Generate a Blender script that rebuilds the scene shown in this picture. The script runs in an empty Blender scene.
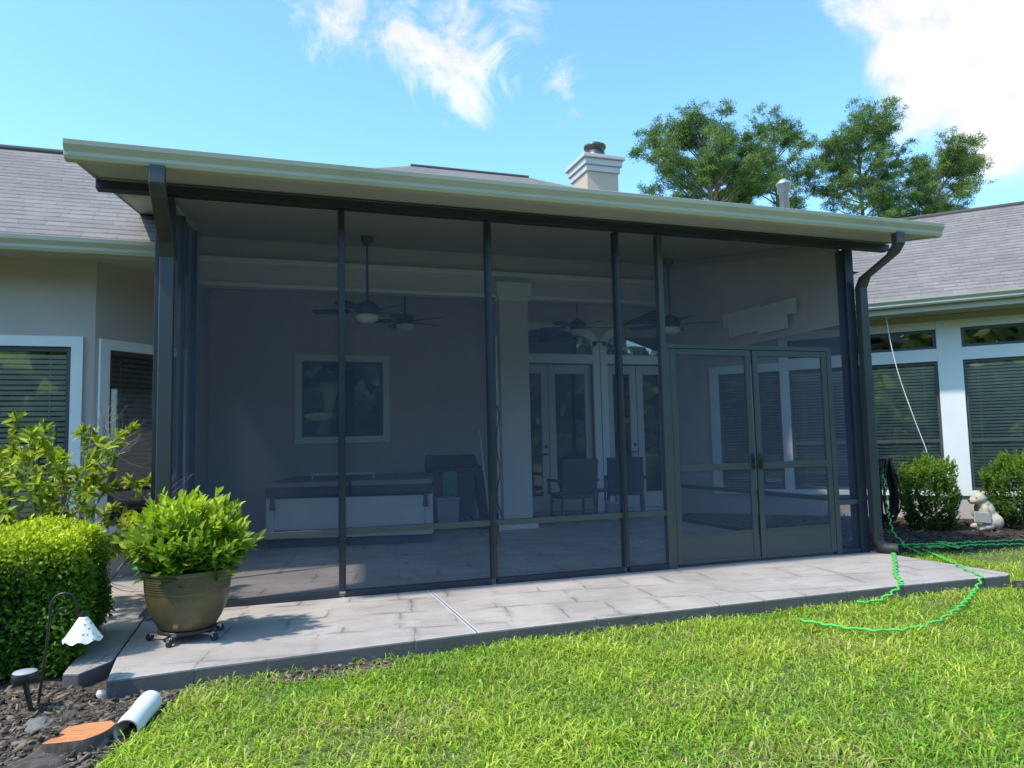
import bpy, bmesh, math, random
import numpy as np
from mathutils import Vector, Matrix
R = math.radians
rng = np.random.default_rng(7)
random.seed(7)
scene = bpy.context.scene
COL = scene.collection

# ------------------------------------------------------------------ materials
def new_mat(name):
    m = bpy.data.materials.new(name); m.use_nodes = True
    nt = m.node_tree; nt.nodes.clear()
    out = nt.nodes.new('ShaderNodeOutputMaterial')
    return m, nt, out
def N(nt, t, **kw):
    n = nt.nodes.new(t)
    for k, v in kw.items():
        if k in n.inputs: n.inputs[k].default_value = v
        else: setattr(n, k, v)
    return n
def L(nt, a, b): nt.links.new(a, b)
def rgba(c): return (c[0], c[1], c[2], 1)
def mixc(nt, fac, a, b, mode='MIX'):
    n = nt.nodes.new('ShaderNodeMix'); n.data_type = 'RGBA'; n.blend_type = mode
    for i, v in ((0, fac), (6, a), (7, b)):
        if hasattr(v, 'node'): L(nt, v, n.inputs[i])
        else: n.inputs[i].default_value = v if i == 0 else rgba(v)
    return n.outputs[2]
def math_(nt, op, a, b=0.0, c=None, clamp=False):
    n = nt.nodes.new('ShaderNodeMath'); n.operation = op; n.use_clamp = clamp
    for i, v in enumerate((a, b) if c is None else (a, b, c)):
        if hasattr(v, 'node'): L(nt, v, n.inputs[i])
        else: n.inputs[i].default_value = v
    return n.outputs[0]
def ramp(nt, x, lo, hi, a=0.0, b=1.0):
    n = nt.nodes.new('ShaderNodeMapRange'); n.interpolation_type = 'SMOOTHSTEP'
    L(nt, x, n.inputs[0])
    for i, v in ((1, lo), (2, hi), (3, a), (4, b)): n.inputs[i].default_value = v
    return n.outputs[0]
def noise(nt, vec, scale, detail=4, rough=.55, dist=0.0):
    n = N(nt, 'ShaderNodeTexNoise', Scale=scale, Detail=detail, Roughness=rough, Distortion=dist)
    if vec is not None: L(nt, vec, n.inputs['Vector'])
    return n.outputs['Fac']
def coords(nt, kind='Object'):
    return nt.nodes.new('ShaderNodeTexCoord').outputs[kind]
def bump(nt, h, s, d=.01):
    b = N(nt, 'ShaderNodeBump', Strength=s, Distance=d); L(nt, h, b.inputs['Height']); return b.outputs[0]

def plain(name, col, rough=.55, var=.12, nscale=6.0, bscale=None, bstr=.2, bdist=.004, metal=0.0, dirt=None, spec=.5):
    m, nt, out = new_mat(name)
    p = N(nt, 'ShaderNodeBsdfPrincipled', Roughness=rough, Metallic=metal)
    p.inputs['Specular IOR Level'].default_value = spec
    co = coords(nt)
    a = noise(nt, co, nscale, 5)
    c = mixc(nt, a, [v*(1-var) for v in col], [min(1, v*(1+var)) for v in col])
    if dirt:
        d = ramp(nt, noise(nt, co, nscale*.35, 6, .65), .45, .75)
        c = mixc(nt, d, (0, 0, 0), dirt) if False else mixc(nt, math_(nt, 'MULTIPLY', d, .5), c, dirt)
    L(nt, c, p.inputs['Base Color'])
    rr = math_(nt, 'MULTIPLY_ADD', a, .2, rough-.1)
    L(nt, rr, p.inputs['Roughness'])
    if bscale:
        L(nt, bump(nt, noise(nt, co, bscale, 3), bstr, bdist), p.inputs['Normal'])
    L(nt, p.outputs[0], out.inputs[0])
    return m

def leaf_mat(name, trans=.45, rough=.45, gloss=.25, tint=(1.15, 1.2, .55)):
    m, nt, out = new_mat(name)
    at = N(nt, 'ShaderNodeAttribute', attribute_name='col')
    p = N(nt, 'ShaderNodeBsdfPrincipled', Roughness=rough)
    p.inputs['Specular IOR Level'].default_value = gloss
    L(nt, at.outputs['Color'], p.inputs['Base Color'])
    t = N(nt, 'ShaderNodeBsdfTranslucent')
    L(nt, mixc(nt, 1.0, at.outputs['Color'], tint, 'MULTIPLY'), t.inputs[0])
    mx = N(nt, 'ShaderNodeMixShader', Fac=trans)
    L(nt, p.outputs[0], mx.inputs[1]); L(nt, t.outputs[0], mx.inputs[2])
    L(nt, mx.outputs[0], out.inputs[0])
    return m

def attr_mat(name):
    m, nt, out = new_mat(name)
    at = N(nt, 'ShaderNodeAttribute', attribute_name='col'); p = N(nt, 'ShaderNodeBsdfPrincipled', Roughness=.9)
    a = noise(nt, coords(nt), 90, 4, .7)
    L(nt, mixc(nt, math_(nt, 'MULTIPLY', a, .7), at.outputs['Color'], (.03, .024, .018)), p.inputs['Base Color'])
    L(nt, bump(nt, a, .6, .006), p.inputs['Normal']); L(nt, p.outputs[0], out.inputs[0]); return m

def shingle_mat(name, base=(.205, .180, .155)):
    m, nt, out = new_mat(name)
    uv = coords(nt, 'UV')
    br = N(nt, 'ShaderNodeTexBrick', Scale=1.0)
    br.inputs['Brick Width'].default_value = .30; br.inputs['Row Height'].default_value = .14
    br.inputs['Mortar Size'].default_value = .006; br.inputs['Mortar Smooth'].default_value = .3
    br.inputs['Color1'].default_value = (.2, .2, .2, 1); br.inputs['Color2'].default_value = (.95, .95, .95, 1)
    br.inputs['Mortar'].default_value = (0, 0, 0, 1); br.offset = .37; br.squash = .7; br.squash_frequency = 3
    nv = noise(nt, uv, 14, 2)
    off = N(nt, 'ShaderNodeVectorMath', operation='MULTIPLY_ADD')
    cmb = N(nt, 'ShaderNodeCombineXYZ'); L(nt, nv, cmb.inputs[0]); L(nt, noise(nt, uv, 22, 2), cmb.inputs[1])
    L(nt, cmb.outputs[0], off.inputs[0]); off.inputs[1].default_value = (.09, .025, 0); L(nt, uv, off.inputs[2])
    L(nt, off.outputs[0], br.inputs['Vector'])
    sep = N(nt, 'ShaderNodeSeparateXYZ'); L(nt, uv, sep.inputs[0])
    row = math_(nt, 'FRACT', math_(nt, 'DIVIDE', sep.outputs[1], .14))
    g = noise(nt, uv, 90, 2); big = noise(nt, uv, .7, 4)
    v = math_(nt, 'MULTIPLY_ADD', br.outputs['Color'], .30, .80)
    v = math_(nt, 'MULTIPLY', v, math_(nt, 'MULTIPLY_ADD', g, .6, .7))
    v = math_(nt, 'MULTIPLY', v, math_(nt, 'MULTIPLY_ADD', big, .5, .75))
    shd = ramp(nt, math_(nt, 'ADD', row, math_(nt, 'MULTIPLY', math_(nt, 'SUBTRACT', noise(nt, uv, 6, 3), .5), .55)), .02, .34, .42, 1.0)  # shadow under each shingle course, put into the colour
    v = math_(nt, 'MULTIPLY', v, shd)
    c = mixc(nt, noise(nt, uv, 5, 2), [base[0]*1.05, base[1]*.98, base[2]*.95], [base[0]*.92, base[1]*.95, base[2]*1.08])
    sc = N(nt, 'ShaderNodeVectorMath', operation='SCALE'); L(nt, c, sc.inputs[0]); L(nt, v, sc.inputs['Scale'])
    p = N(nt, 'ShaderNodeBsdfPrincipled', Roughness=.9)
    L(nt, sc.outputs[0], p.inputs['Base Color'])
    h = math_(nt, 'ADD', math_(nt, 'MULTIPLY', row, -.6), math_(nt, 'ADD', br.outputs['Color'], math_(nt, 'MULTIPLY', g, .3)))
    L(nt, bump(nt, h, .6, .01), p.inputs['Normal'])
    L(nt, p.outputs[0], out.inputs[0])
    return m

def stamped_concrete(name):
    m, nt, out = new_mat(name)
    co = coords(nt)
    mp = N(nt, 'ShaderNodeMapping'); L(nt, co, mp.inputs[0]); mp.inputs['Rotation'].default_value = (0, 0, R(9))
    wob = N(nt, 'ShaderNodeTexNoise', Scale=3.0, Detail=5.0, Roughness=.65); L(nt, mp.outputs[0], wob.inputs['Vector'])
    mv = N(nt, 'ShaderNodeVectorMath', operation='MULTIPLY_ADD'); L(nt, wob.outputs['Color'], mv.inputs[0])
    mv.inputs[1].default_value = (.07, .07, 0); L(nt, mp.outputs[0], mv.inputs[2])
    def bricks(w, h, off):
        b = N(nt, 'ShaderNodeTexBrick', Scale=1.0); b.offset = off; b.squash = .62; b.squash_frequency = 2
        b.inputs['Brick Width'].default_value = w; b.inputs['Row Height'].default_value = h
        b.inputs['Mortar Size'].default_value = .010; b.inputs['Mortar Smooth'].default_value = .7
        b.inputs['Color1'].default_value = (0, 0, 0, 1); b.inputs['Color2'].default_value = (1, 1, 1, 1)
        L(nt, mv.outputs[0], b.inputs['Vector']); return b
    b1 = bricks(.62, .47, .41)
    b2 = bricks(.62, .47, .41); b2.inputs['Mortar Size'].default_value = .055; b2.inputs['Mortar Smooth'].default_value = 1.0
    halo = math_(nt, 'MULTIPLY', b2.outputs['Fac'], ramp(nt, noise(nt, co, 1.6, 5, .7), .42, .66))
    seam = math_(nt, 'MULTIPLY', b1.outputs['Fac'], ramp(nt, noise(nt, co, 3.1, 4), .44, .60))
    big = noise(nt, co, 1.1, 6, .65); ms = N(nt, 'ShaderNodeMapping'); L(nt, co, ms.inputs[0]); ms.inputs['Scale'].default_value = (.55, 1.5, 1); mid = noise(nt, ms.outputs[0], 5.0, 7, .72, .5); fine = noise(nt, co, 60, 3)
    c = mixc(nt, ramp(nt, big, .3, .7), (.40, .335, .29), (.56, .48, .42))
    c = mixc(nt, math_(nt, 'MULTIPLY', ramp(nt, mid, .46, .72), .55), c, (.23, .20, .185))
    c = mixc(nt, math_(nt, 'MULTIPLY', halo, .6), c, (.18, .152, .135))
    c = mixc(nt, math_(nt, 'MULTIPLY', b1.outputs['Color'], .16), c, (.27, .25, .255))
    c = mixc(nt, math_(nt, 'MULTIPLY', seam, .55), c, (.13, .118, .112))
    c = mixc(nt, math_(nt, 'MULTIPLY', fine, .22), c, (.2, .19, .185))
    # saw-cut control joint along x = 2.0
    sep = N(nt, 'ShaderNodeSeparateXYZ'); L(nt, co, sep.inputs[0])
    dx = math_(nt, 'ABSOLUTE', math_(nt, 'SUBTRACT', sep.outputs[0], 2.0))
    c = mixc(nt, ramp(nt, dx, .014, .02, 1, 0), c, (.55, .53, .52))
    c = mixc(nt, ramp(nt, dx, .004, .006, 1, 0), c, (.09, .085, .085))
    # side faces darker than the top
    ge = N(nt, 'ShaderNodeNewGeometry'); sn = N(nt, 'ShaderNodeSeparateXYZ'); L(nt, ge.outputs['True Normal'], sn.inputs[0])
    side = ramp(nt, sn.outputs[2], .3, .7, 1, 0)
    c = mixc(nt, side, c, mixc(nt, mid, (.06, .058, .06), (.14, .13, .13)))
    p = N(nt, 'ShaderNodeBsdfPrincipled', Roughness=.5)
    L(nt, c, p.inputs['Base Color'])
    L(nt, math_(nt, 'MULTIPLY_ADD', mid, .35, .35), p.inputs['Roughness'])
    h = math_(nt, 'ADD', math_(nt, 'MULTIPLY', mid, .8), math_(nt, 'MULTIPLY', seam, -.9))
    h = math_(nt, 'ADD', h, math_(nt, 'MULTIPLY', fine, .15))
    L(nt, bump(nt, h, .5, .012), p.inputs['Normal'])
    L(nt, p.outputs[0], out.inputs[0])
    return m

def ground_mat(name):
    m, nt, out = new_mat(name)
    co = coords(nt)
    a = noise(nt, co, .8, 5); b = noise(nt, co, 25, 4, .7)
    c = mixc(nt, ramp(nt, a, .35, .65), (.10, .15, .03), (.15, .165, .045))
    c = mixc(nt, ramp(nt, b, .4, .75), c, (.075, .06, .03))
    p = N(nt, 'ShaderNodeBsdfPrincipled', Roughness=.95); L(nt, c, p.inputs['Base Color'])
    L(nt, bump(nt, b, .8, .03), p.inputs['Normal'])
    L(nt, p.outputs[0], out.inputs[0]); return m

def soil_mat(name, c0, c1):
    m, nt, out = new_mat(name)
    co = coords(nt)
    b = noise(nt, co, 30, 6, .75); v = N(nt, 'ShaderNodeTexVoronoi', Scale=35.0); L(nt, co, v.inputs['Vector'])
    c = mixc(nt, ramp(nt, b, .3, .7), c0, c1)
    c = mixc(nt, .25, c, v.outputs['Color'], 'MULTIPLY')
    p = N(nt, 'ShaderNodeBsdfPrincipled', Roughness=.95); L(nt, c, p.inputs['Base Color'])
    L(nt, bump(nt, math_(nt, 'ADD', b, v.outputs['Distance']), 1.0, .03), p.inputs['Normal'])
    L(nt, p.outputs[0], out.inputs[0]); return m

def screen_mat(name, col, cover=.42):
    # woven fibreglass insect mesh, too fine to draw thread by thread: part open, part thread
    m, nt, out = new_mat(name)
    co = coords(nt)
    d = N(nt, 'ShaderNodeBsdfDiffuse'); L(nt, mixc(nt, noise(nt, co, .9, 3), [c*.85 for c in col], [c*1.15 for c in col]), d.inputs[0])
    tl = N(nt, 'ShaderNodeBsdfTranslucent'); tl.inputs[0].default_value = rgba([c*.6 for c in col])
    ad = N(nt, 'ShaderNodeMixShader', Fac=.3); L(nt, d.outputs[0], ad.inputs[1]); L(nt, tl.outputs[0], ad.inputs[2])
    t = N(nt, 'ShaderNodeBsdfTransparent')
    mx = N(nt, 'ShaderNodeMixShader')
    lw = N(nt, 'ShaderNodeLayerWeight', Blend=.35)
    dust = math_(nt, 'MULTIPLY', math_(nt, 'SUBTRACT', noise(nt, co, 1.7, 5, .65), .5), .16)
    L(nt, math_(nt, 'ADD', dust, math_(nt, 'MULTIPLY_ADD', lw.outputs['Facing'], .22, cover), clamp=True), mx.inputs[0])
    L(nt, t.outputs[0], mx.inputs[1]); L(nt, ad.outputs[0], mx.inputs[2])
    L(nt, mx.outputs[0], out.inputs[0]); return m

def glass_mat(name, refl=.12, tint=(.96, .97, .97)):
    m, nt, out = new_mat(name)
    t = N(nt, 'ShaderNodeBsdfTransparent'); t.inputs[0].default_value = rgba(tint)
    g = N(nt, 'ShaderNodeBsdfGlossy', Roughness=.015); g.inputs[0].default_value = (.9, .93, .95, 1)
    f = N(nt, 'ShaderNodeFresnel', IOR=1.5)
    co = coords(nt); L(nt, bump(nt, noise(nt, co, 1.3, 1), .04, .02), g.inputs['Normal'])
    mx = N(nt, 'ShaderNodeMixShader'); L(nt, math_(nt, 'MULTIPLY_ADD', f.outputs[0], 1.0, refl, clamp=True), mx.inputs[0])
    L(nt, t.outputs[0], mx.inputs[1]); L(nt, g.outputs[0], mx.inputs[2])
    L(nt, mx.outputs[0], out.inputs[0]); return m

def pot_mat(name):
    m, nt, out = new_mat(name)
    co = coords(nt)
    a = noise(nt, co, 5, 5, .6); s = noise(nt, co, 40, 3)
    c = mixc(nt, ramp(nt, a, .3, .7), (.075, .058, .024), (.12, .095, .042))
    c = mixc(nt, ramp(nt, s, .6, .75), c, (.07, .055, .03))
    p = N(nt, 'ShaderNodeBsdfPrincipled', Roughness=.38); L(nt, c, p.inputs['Base Color'])
    L(nt, bump(nt, s, .08, .004), p.inputs['Normal'])
    L(nt, p.outputs[0], out.inputs[0]); return m

def dotted_mat(name):
    m, nt, out = new_mat(name)
    co = coords(nt)
    v = N(nt, 'ShaderNodeTexVoronoi', Scale=42.0); v.inputs['Randomness'].default_value = .35; L(nt, co, v.inputs['Vector'])
    c = mixc(nt, ramp(nt, v.outputs['Distance'], .22, .32, 1, 0), (.78, .76, .72), (.28, .28, .27))
    p = N(nt, 'ShaderNodeBsdfPrincipled', Roughness=.4); L(nt, c, p.inputs['Base Color'])
    L(nt, p.outputs[0], out.inputs[0]); return m

def bark_mat(name, c0, c1, sc=8):
    m, nt, out = new_mat(name)
    co = coords(nt); mp = N(nt, 'ShaderNodeMapping'); mp.inputs['Scale'].default_value = (1, 1, .3); L(nt, co, mp.inputs[0])
    a = noise(nt, mp.outputs[0], sc, 6, .7)
    p = N(nt, 'ShaderNodeBsdfPrincipled', Roughness=.9)
    L(nt, mixc(nt, ramp(nt, a, .3, .7), c0, c1), p.inputs['Base Color'])
    L(nt, bump(nt, a, .8, .03), p.inputs['Normal']); L(nt, p.outputs[0], out.inputs[0]); return m

def wood_top_mat(name):
    m, nt, out = new_mat(name)
    co = coords(nt); w = N(nt, 'ShaderNodeTexWave', wave_type='RINGS', Scale=14.0, Distortion=5.0, Detail=3.0); L(nt, co, w.inputs['Vector'])
    a = noise(nt, co, 18, 5, .7)
    c = mixc(nt, w.outputs['Fac'], (.50, .17, .055), (.62, .25, .09)); c = mixc(nt, ramp(nt, a, .5, .8), c, (.35, .13, .05))
    p = N(nt, 'ShaderNodeBsdfPrincipled', Roughness=.8); L(nt, c, p.inputs['Base Color'])
    L(nt, bump(nt, a, .4, .01), p.inputs['Normal']); L(nt, p.outputs[0], out.inputs[0]); return m

M = dict(
    stucco=plain('stucco', (.46, .41, .385), .9, .10, 2.0, 120, .35, .006),
    stucco_in=plain('brightened_porch_stucco', (.55, .465, .415), .9, .08, 2.0, 120, .3, .006),  # lighter copy of the stucco: extra porch brightness put into the colour
    stucco_light=plain('stucco_light', (.60, .56, .535), .9, .08, 2.0, 120, .3, .006),
    white=plain('white_trim', (.76, .77, .76), .5, .05, 3.0, 60, .05, .002),
    door_paint=plain('door_paint', (.52, .49, .46), .5, .06, 3.0),
    cream=plain('cream_gutter', (.47, .445, .345), .65, .06, 2.0, dirt=(.3, .29, .2)),
    soffit=plain('soffit_paint', (.42, .415, .40), .7, .05, 1.5),
    olive=plain('wing_soffit', (.40, .385, .27), .7, .05, 1.5),
    bronze=plain('bronze_frame', (.020, .026, .038), .38, .15, 5.0),
    bronze2=plain('door_frame_metal', (.055, .063, .066), .42, .10, 4.0),
    dspout=plain('downspout_metal', (.042, .045, .050), .35, .12, 4.0),
    dark=plain('unlit_black', (.018, .018, .02), .9, .1),  # near-black that stands in for shade inside rooms and hedge
    blind=plain('blind_slats', (.86, .86, .84), .6, .06),
    blindd=plain('dark_blind_slats', (.26, .26, .27), .6, .06),
    black=plain('black_metal', (.018, .018, .019), .4, .2),
    rubber=plain('black_rubber', (.02, .02, .021), .6, .2, 10, 40, .2),
    chrome=plain('caster_metal', (.55, .55, .55), .3, .1, metal=1.0),
    hood=plain('bronze_fan', (.035, .028, .024), .45, .2),
    bowl=plain('frosted_bowl', (.75, .73, .70), .3, .04),
    spa=plain('spa_cabinet', (.46, .44, .42), .6, .06, 3, 30, .1),
    spacover=plain('spa_cover', (.17, .155, .145), .55, .12, 5, 80, .2),
    spadark=plain('spa_dark', (.03, .028, .028), .6, .2),
    grey=plain('grey_plastic', (.36, .37, .38), .5, .06),
    wicker=plain('dark_wicker', (.075, .068, .066), .6, .3, 60, 90, .6),
    greencloth=plain('green_cloth', (.10, .32, .20), .85, .15, 9, 60, .3),
    palewood=plain('pale_wood', (.66, .65, .63), .7, .12, 12),
    concrete_wall=plain('chimney_stucco', (.50, .385, .29), .9, .08, 2.0, 100, .3),
    chim_trim=plain('chimney_trim', (.50, .47, .43), .6, .05),
    galv=plain('galvanised', (.42, .43, .44), .4, .15, metal=.6),
    copper=plain('flue_metal', (.10, .085, .085), .4, .3, 10, metal=.6),
    hose=plain('green_hose', (.085, .50, .08), .5, .12, 30, 150, .4),
    statue=plain('cast_stone', (.46, .40, .31), .85, .12, 10, 60, .5, dirt=(.18, .15, .11)),
    signstone=plain('statue_sign', (.42, .39, .33), .85, .2, 25, 60, .5),
    pvc=plain('white_pvc', (.78, .78, .78), .45, .05, 4, dirt=(.4, .38, .34)),
    stone=plain('grey_stone', (.16, .145, .13), .9, .35, 9, 30, .9, .02),
    whitestone=plain('white_stone', (.72, .68, .62), .8, .1, 9, 30, .5),
    cable=plain('white_cable', (.75, .75, .73), .5, .03),
    stake=plain('green_stake', (.025, .07, .03), .5, .2),
    shingle=shingle_mat('asphalt_shingles'),
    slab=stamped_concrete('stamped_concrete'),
    ground=ground_mat('ground_soil'),
    mulch=soil_mat('dark_mulch', (.07, .052, .038), (.17, .125, .09)),
    soil=soil_mat('bare_soil', (.13, .095, .065), (.26, .20, .15)),
    mulchr=soil_mat('brown_mulch', (.035, .02, .015), (.09, .055, .04)),
    chip=attr_mat('bark_chip'),
    screen=screen_mat('insect_screen', (.125, .152, .232), .285),  # bluish lens haze put into the mesh colour
    dscreen=screen_mat('door_insect_screen', (.13, .15, .20), .32),  # door mesh colour carries the same haze blue
    glass=glass_mat('window_glass'),
    doorglass=glass_mat('door_glass', .18, (.6, .62, .64)),
    pot=pot_mat('glazed_pot'), dots=dotted_mat('dotted_glass_shade'),
    bark=bark_mat('pine_bark', (.16, .125, .105), (.34, .28, .24), 3),
    twig=bark_mat('grey_twig', (.22, .19, .16), (.42, .38, .33), 20),
    stumpbark=bark_mat('stump_bark', (.035, .028, .022), (.12, .095, .075), 14),
    stumptop=wood_top_mat('cut_wood'),
    leaf=leaf_mat('shrub_leaf', .42), hedgeleaf=leaf_mat('hedge_leaf', .38), grass=leaf_mat('grass_blade', .42, .5, .2),
    needle=leaf_mat('pine_needle', .32, .6, .15, (1.1, 1.15, .5)),
)

# ------------------------------------------------------------------ mesh helpers
class MB:
    def __init__(s): s.v = []; s.f = []; s.uv = {}; s.sm = []; s.mi = []
    def add(s, pts, faces, smooth=False, mi=0):
        o = len(s.v); s.v += [tuple(p) for p in pts]
        for f in faces: s.f.append(tuple(i+o for i in f)); s.sm.append(smooth); s.mi.append(mi)
    def box(s, x0, x1, y0, y1, z0, z1, mi=0, fr=None):
        p = [(x, y, z) for z in (z0, z1) for y in (y0, y1) for x in (x0, x1)]
        if fr: p = [fr(*q) for q in p]
        s.add(p, [(0, 2, 3, 1), (4, 5, 7, 6), (0, 1, 5, 4), (2, 6, 7, 3), (0, 4, 6, 2), (1, 3, 7, 5)], mi=mi)
    def quad(s, a, b, c, d, uv=None, mi=0):
        s.add([a, b, c, d], [(0, 1, 2, 3)], mi=mi)
        if uv: s.uv[len(s.f)-1] = uv
    def prism(s, poly, z0, z1, fr=None, mi=0, top_only=False):
        n = len(poly)
        p = [(x, y, z0) for x, y in poly]+[(x, y, z1) for x, y in poly]
        if fr: p = [fr(*q) for q in p]
        fs = [tuple(range(n, 2*n))]
        if not top_only: fs += [tuple(reversed(range(n)))]+[(i, (i+1) % n, n+(i+1) % n, n+i) for i in range(n)]
        s.add(p, fs, mi=mi)
    def tube(s, pts, rad, n=8, cap=True, mi=0):
        pts = [Vector(p) for p in pts]
        if not hasattr(rad, '__len__'): rad = [rad]*len(pts)
        vs = []; prev = None
        for i, p in enumerate(pts):
            t = (pts[min(i+1, len(pts)-1)]-pts[max(i-1, 0)])
            if t.length < 1e-9: t = Vector((0, 0, 1))
            t.normalize()
            if prev is None:
                a = Vector((0, 0, 1)) if abs(t.z) < .9 else Vector((1, 0, 0))
                x = t.cross(a).normalized()
            else: x = (prev-t*prev.dot(t)).normalized()
            prev = x; y = t.cross(x)
            vs += [p+(x*math.cos(2*math.pi*k/n)+y*math.sin(2*math.pi*k/n))*rad[i] for k in range(n)]
        fs = [(i*n+k, i*n+(k+1) % n, (i+1)*n+(k+1) % n, (i+1)*n+k) for i in range(len(pts)-1) for k in range(n)]
        s.add(vs, fs, True, mi)
        if cap:
            m = len(pts)-1
            s.add([vs[k] for k in range(n)], [tuple(reversed(range(n)))], mi=mi)
            s.add([vs[m*n+k] for k in range(n)], [tuple(range(n))], mi=mi)
    def lathe(s, prof, c=(0, 0, 0), n=32, smooth=True, mi=0, cap=True):
        vs = [(c[0]+r*math.cos(2*math.pi*k/n), c[1]+r*math.sin(2*math.pi*k/n), c[2]+z) for r, z in prof for k in range(n)]
        m = len(prof)
        fs = [(i*n+k, i*n+(k+1) % n, (i+1)*n+(k+1) % n, (i+1)*n+k) for i in range(m-1) for k in range(n)]
        s.add(vs, fs, smooth, mi)
        if cap:
            s.add([vs[k] for k in range(n)], [tuple(reversed(range(n)))], mi=mi)
            s.add([vs[(m-1)*n+k] for k in range(n)], [tuple(range(n))], mi=mi)
    def build(s, name, mat, parent=None, bevel=0.0, merge=False):
        me = bpy.data.meshes.new(name)
        me.from_pydata([tuple(v) for v in s.v], [], s.f)
        for p, sm, mi in zip(me.polygons, s.sm, s.mi): p.use_smooth = sm; p.material_index = mi
        if s.uv:
            lay = me.uv_layers.new(name='UVMap')
            for fi, uv in s.uv.items():
                for li, c in zip(me.polygons[fi].loop_indices, uv): lay.data[li].uv = c
        for m in (mat if isinstance(mat, (list, tuple)) else [mat]): me.materials.append(m)
        if merge:
            bm = bmesh.new(); bm.from_mesh(me); bmesh.ops.remove_doubles(bm, verts=bm.verts, dist=1e-5); bm.to_mesh(me); bm.free()
        me.update()
        o = bpy.data.objects.new(name, me); COL.objects.link(o)
        if parent: o.parent = parent
        if bevel:
            b = o.modifiers.new('bevel', 'BEVEL'); b.width = bevel; b.segments = 2; b.limit_method = 'ANGLE'; b.angle_limit = R(40)
        return o

def tag(o, label=None, cat=None, group=None, kind=None):
    for k, v in (('label', label), ('category', cat), ('group', group), ('kind', kind)):
        if v: o[k] = v
    return o
def empty(name, loc, label, cat, group=None, rz=0.0):
    o = bpy.data.objects.new(name, None); COL.objects.link(o)
    o.location = loc; o.rotation_euler = (0, 0, rz); o.empty_display_size = .1
    return tag(o, label, cat, group)
def copy_tree(o, parent=None):
    c = o.copy(); COL.objects.link(c); c.parent = parent
    for ch in list(o.children): copy_tree(ch, c)
    return c
def frame(p0, p1):
    """local frame of a wall: u along it, n out of it, z up"""
    d = Vector((p1[0]-p0[0], p1[1]-p0[1])); ln = d.length; d /= ln
    nx, ny = d.y, -d.x
    def f(u, n, z): return (p0[0]+d.x*u+nx*n, p0[1]+d.y*u+ny*n, z)
    f.length = ln
    return f

def np_mesh(name, verts, faces_list, mat, parent=None, cols=None, smooth=False):
    """faces_list: list of int arrays (n,k)"""
    me = bpy.data.meshes.new(name)
    me.vertices.add(len(verts)); me.vertices.foreach_set('co', np.ascontiguousarray(verts, np.float32).ravel())
    idx = np.concatenate([f.ravel() for f in faces_list]).astype(np.int32)
    tot = np.concatenate([np.full(len(f), f.shape[1]) for f in faces_list]).astype(np.int32)
    st = np.concatenate([[0], np.cumsum(tot)[:-1]]).astype(np.int32)
    me.loops.add(len(idx)); me.loops.foreach_set('vertex_index', idx)
    me.polygons.add(len(tot)); me.polygons.foreach_set('loop_start', st); me.polygons.foreach_set('loop_total', tot)
    if smooth: me.polygons.foreach_set('use_smooth', np.ones(len(tot), bool))
    if cols is not None:
        a = me.attributes.new('col', 'FLOAT_COLOR', 'POINT')
        a.data.foreach_set('color', np.concatenate([cols, np.ones((len(cols), 1))], 1).astype(np.float32).ravel())
    me.materials.append(mat); me.update(calc_edges=True); me.validate()
    o = bpy.data.objects.new(name, me); COL.objects.link(o)
    if parent: o.parent = parent
    return o
def unit(a): return a/np.maximum(np.linalg.norm(a, axis=-1, keepdims=True), 1e-9)
def leaves(P, D, Nn, Ln, W, fold=.25, bend=.15):
    """pointed leaf of 6 points folded along its rib"""
    D = unit(D); S = unit(np.cross(D, Nn)); U = np.cross(S, D)
    Ln = Ln[:, None]; W = W[:, None]
    b = P; t = P+D*Ln-U*Ln*bend
    r1 = P+D*Ln*.35+S*W*.5+U*W*fold; r2 = P+D*Ln*.7+S*W*.36+U*W*fold*.7-U*Ln*bend*.5
    l1 = P+D*Ln*.35-S*W*.5+U*W*fold; l2 = P+D*Ln*.7-S*W*.36+U*W*fold*.7-U*Ln*bend*.5
    V = np.stack([b, r1, r2, t, l2, l1], 1).reshape(-1, 3)
    o = (np.arange(len(P))*6)[:, None]
    F = np.concatenate([o+np.array([[0, 1, 2, 3]]), o+np.array([[0, 3, 4, 5]])])
    return V, F
def leaf_obj(name, P, D, Nn, Ln, W, cols, mat, parent=None, fold=.25, bend=.15):
    V, F = leaves(P, D, Nn, Ln, W, fold, bend)
    return np_mesh(name, V, [F], mat, parent, np.repeat(cols, 6, 0))
def rdir(n):
    return unit(rng.normal(size=(n, 3)))
def lerp(a, b, t): return np.asarray(a)[None]*(1-t[:, None])+np.asarray(b)[None]*t[:, None]

# ------------------------------------------------------------------ camera, light, sky
cam = bpy.data.cameras.new('camera'); co_ = bpy.data.objects.new('camera', cam); COL.objects.link(co_)
yaw, pit, rol = R(18.486), R(4.703), R(-1.309)
fw = Vector((math.sin(yaw)*math.cos(pit), math.cos(yaw)*math.cos(pit), math.sin(pit)))
rt = Vector((math.cos(yaw), -math.sin(yaw), 0)); up = rt.cross(fw)
rt2 = rt*math.cos(rol)+up*math.sin(rol); up2 = -rt*math.sin(rol)+up*math.cos(rol)
mw = Matrix((rt2, up2, -fw)).transposed().to_4x4(); mw.translation = (.717, -6.192, 1.208)
co_.matrix_world = mw
cam.sensor_width = 36; cam.lens = 36*729.27/1024; cam.clip_end = 3000; cam.clip_start = .05
scene.camera = co_
sund = Vector((-.62, -.18, 1.0)).normalized()           # towards the sun
sl = bpy.data.lights.new('sun', 'SUN'); sl.energy = 5.0; sl.angle = R(2.2); sl.color = (1, .95, .86)
so = bpy.data.objects.new('sun', sl); COL.objects.link(so); so.rotation_euler = sund.to_track_quat('Z', 'Y').to_euler(); so.location = (-20, -6, 30)
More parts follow.
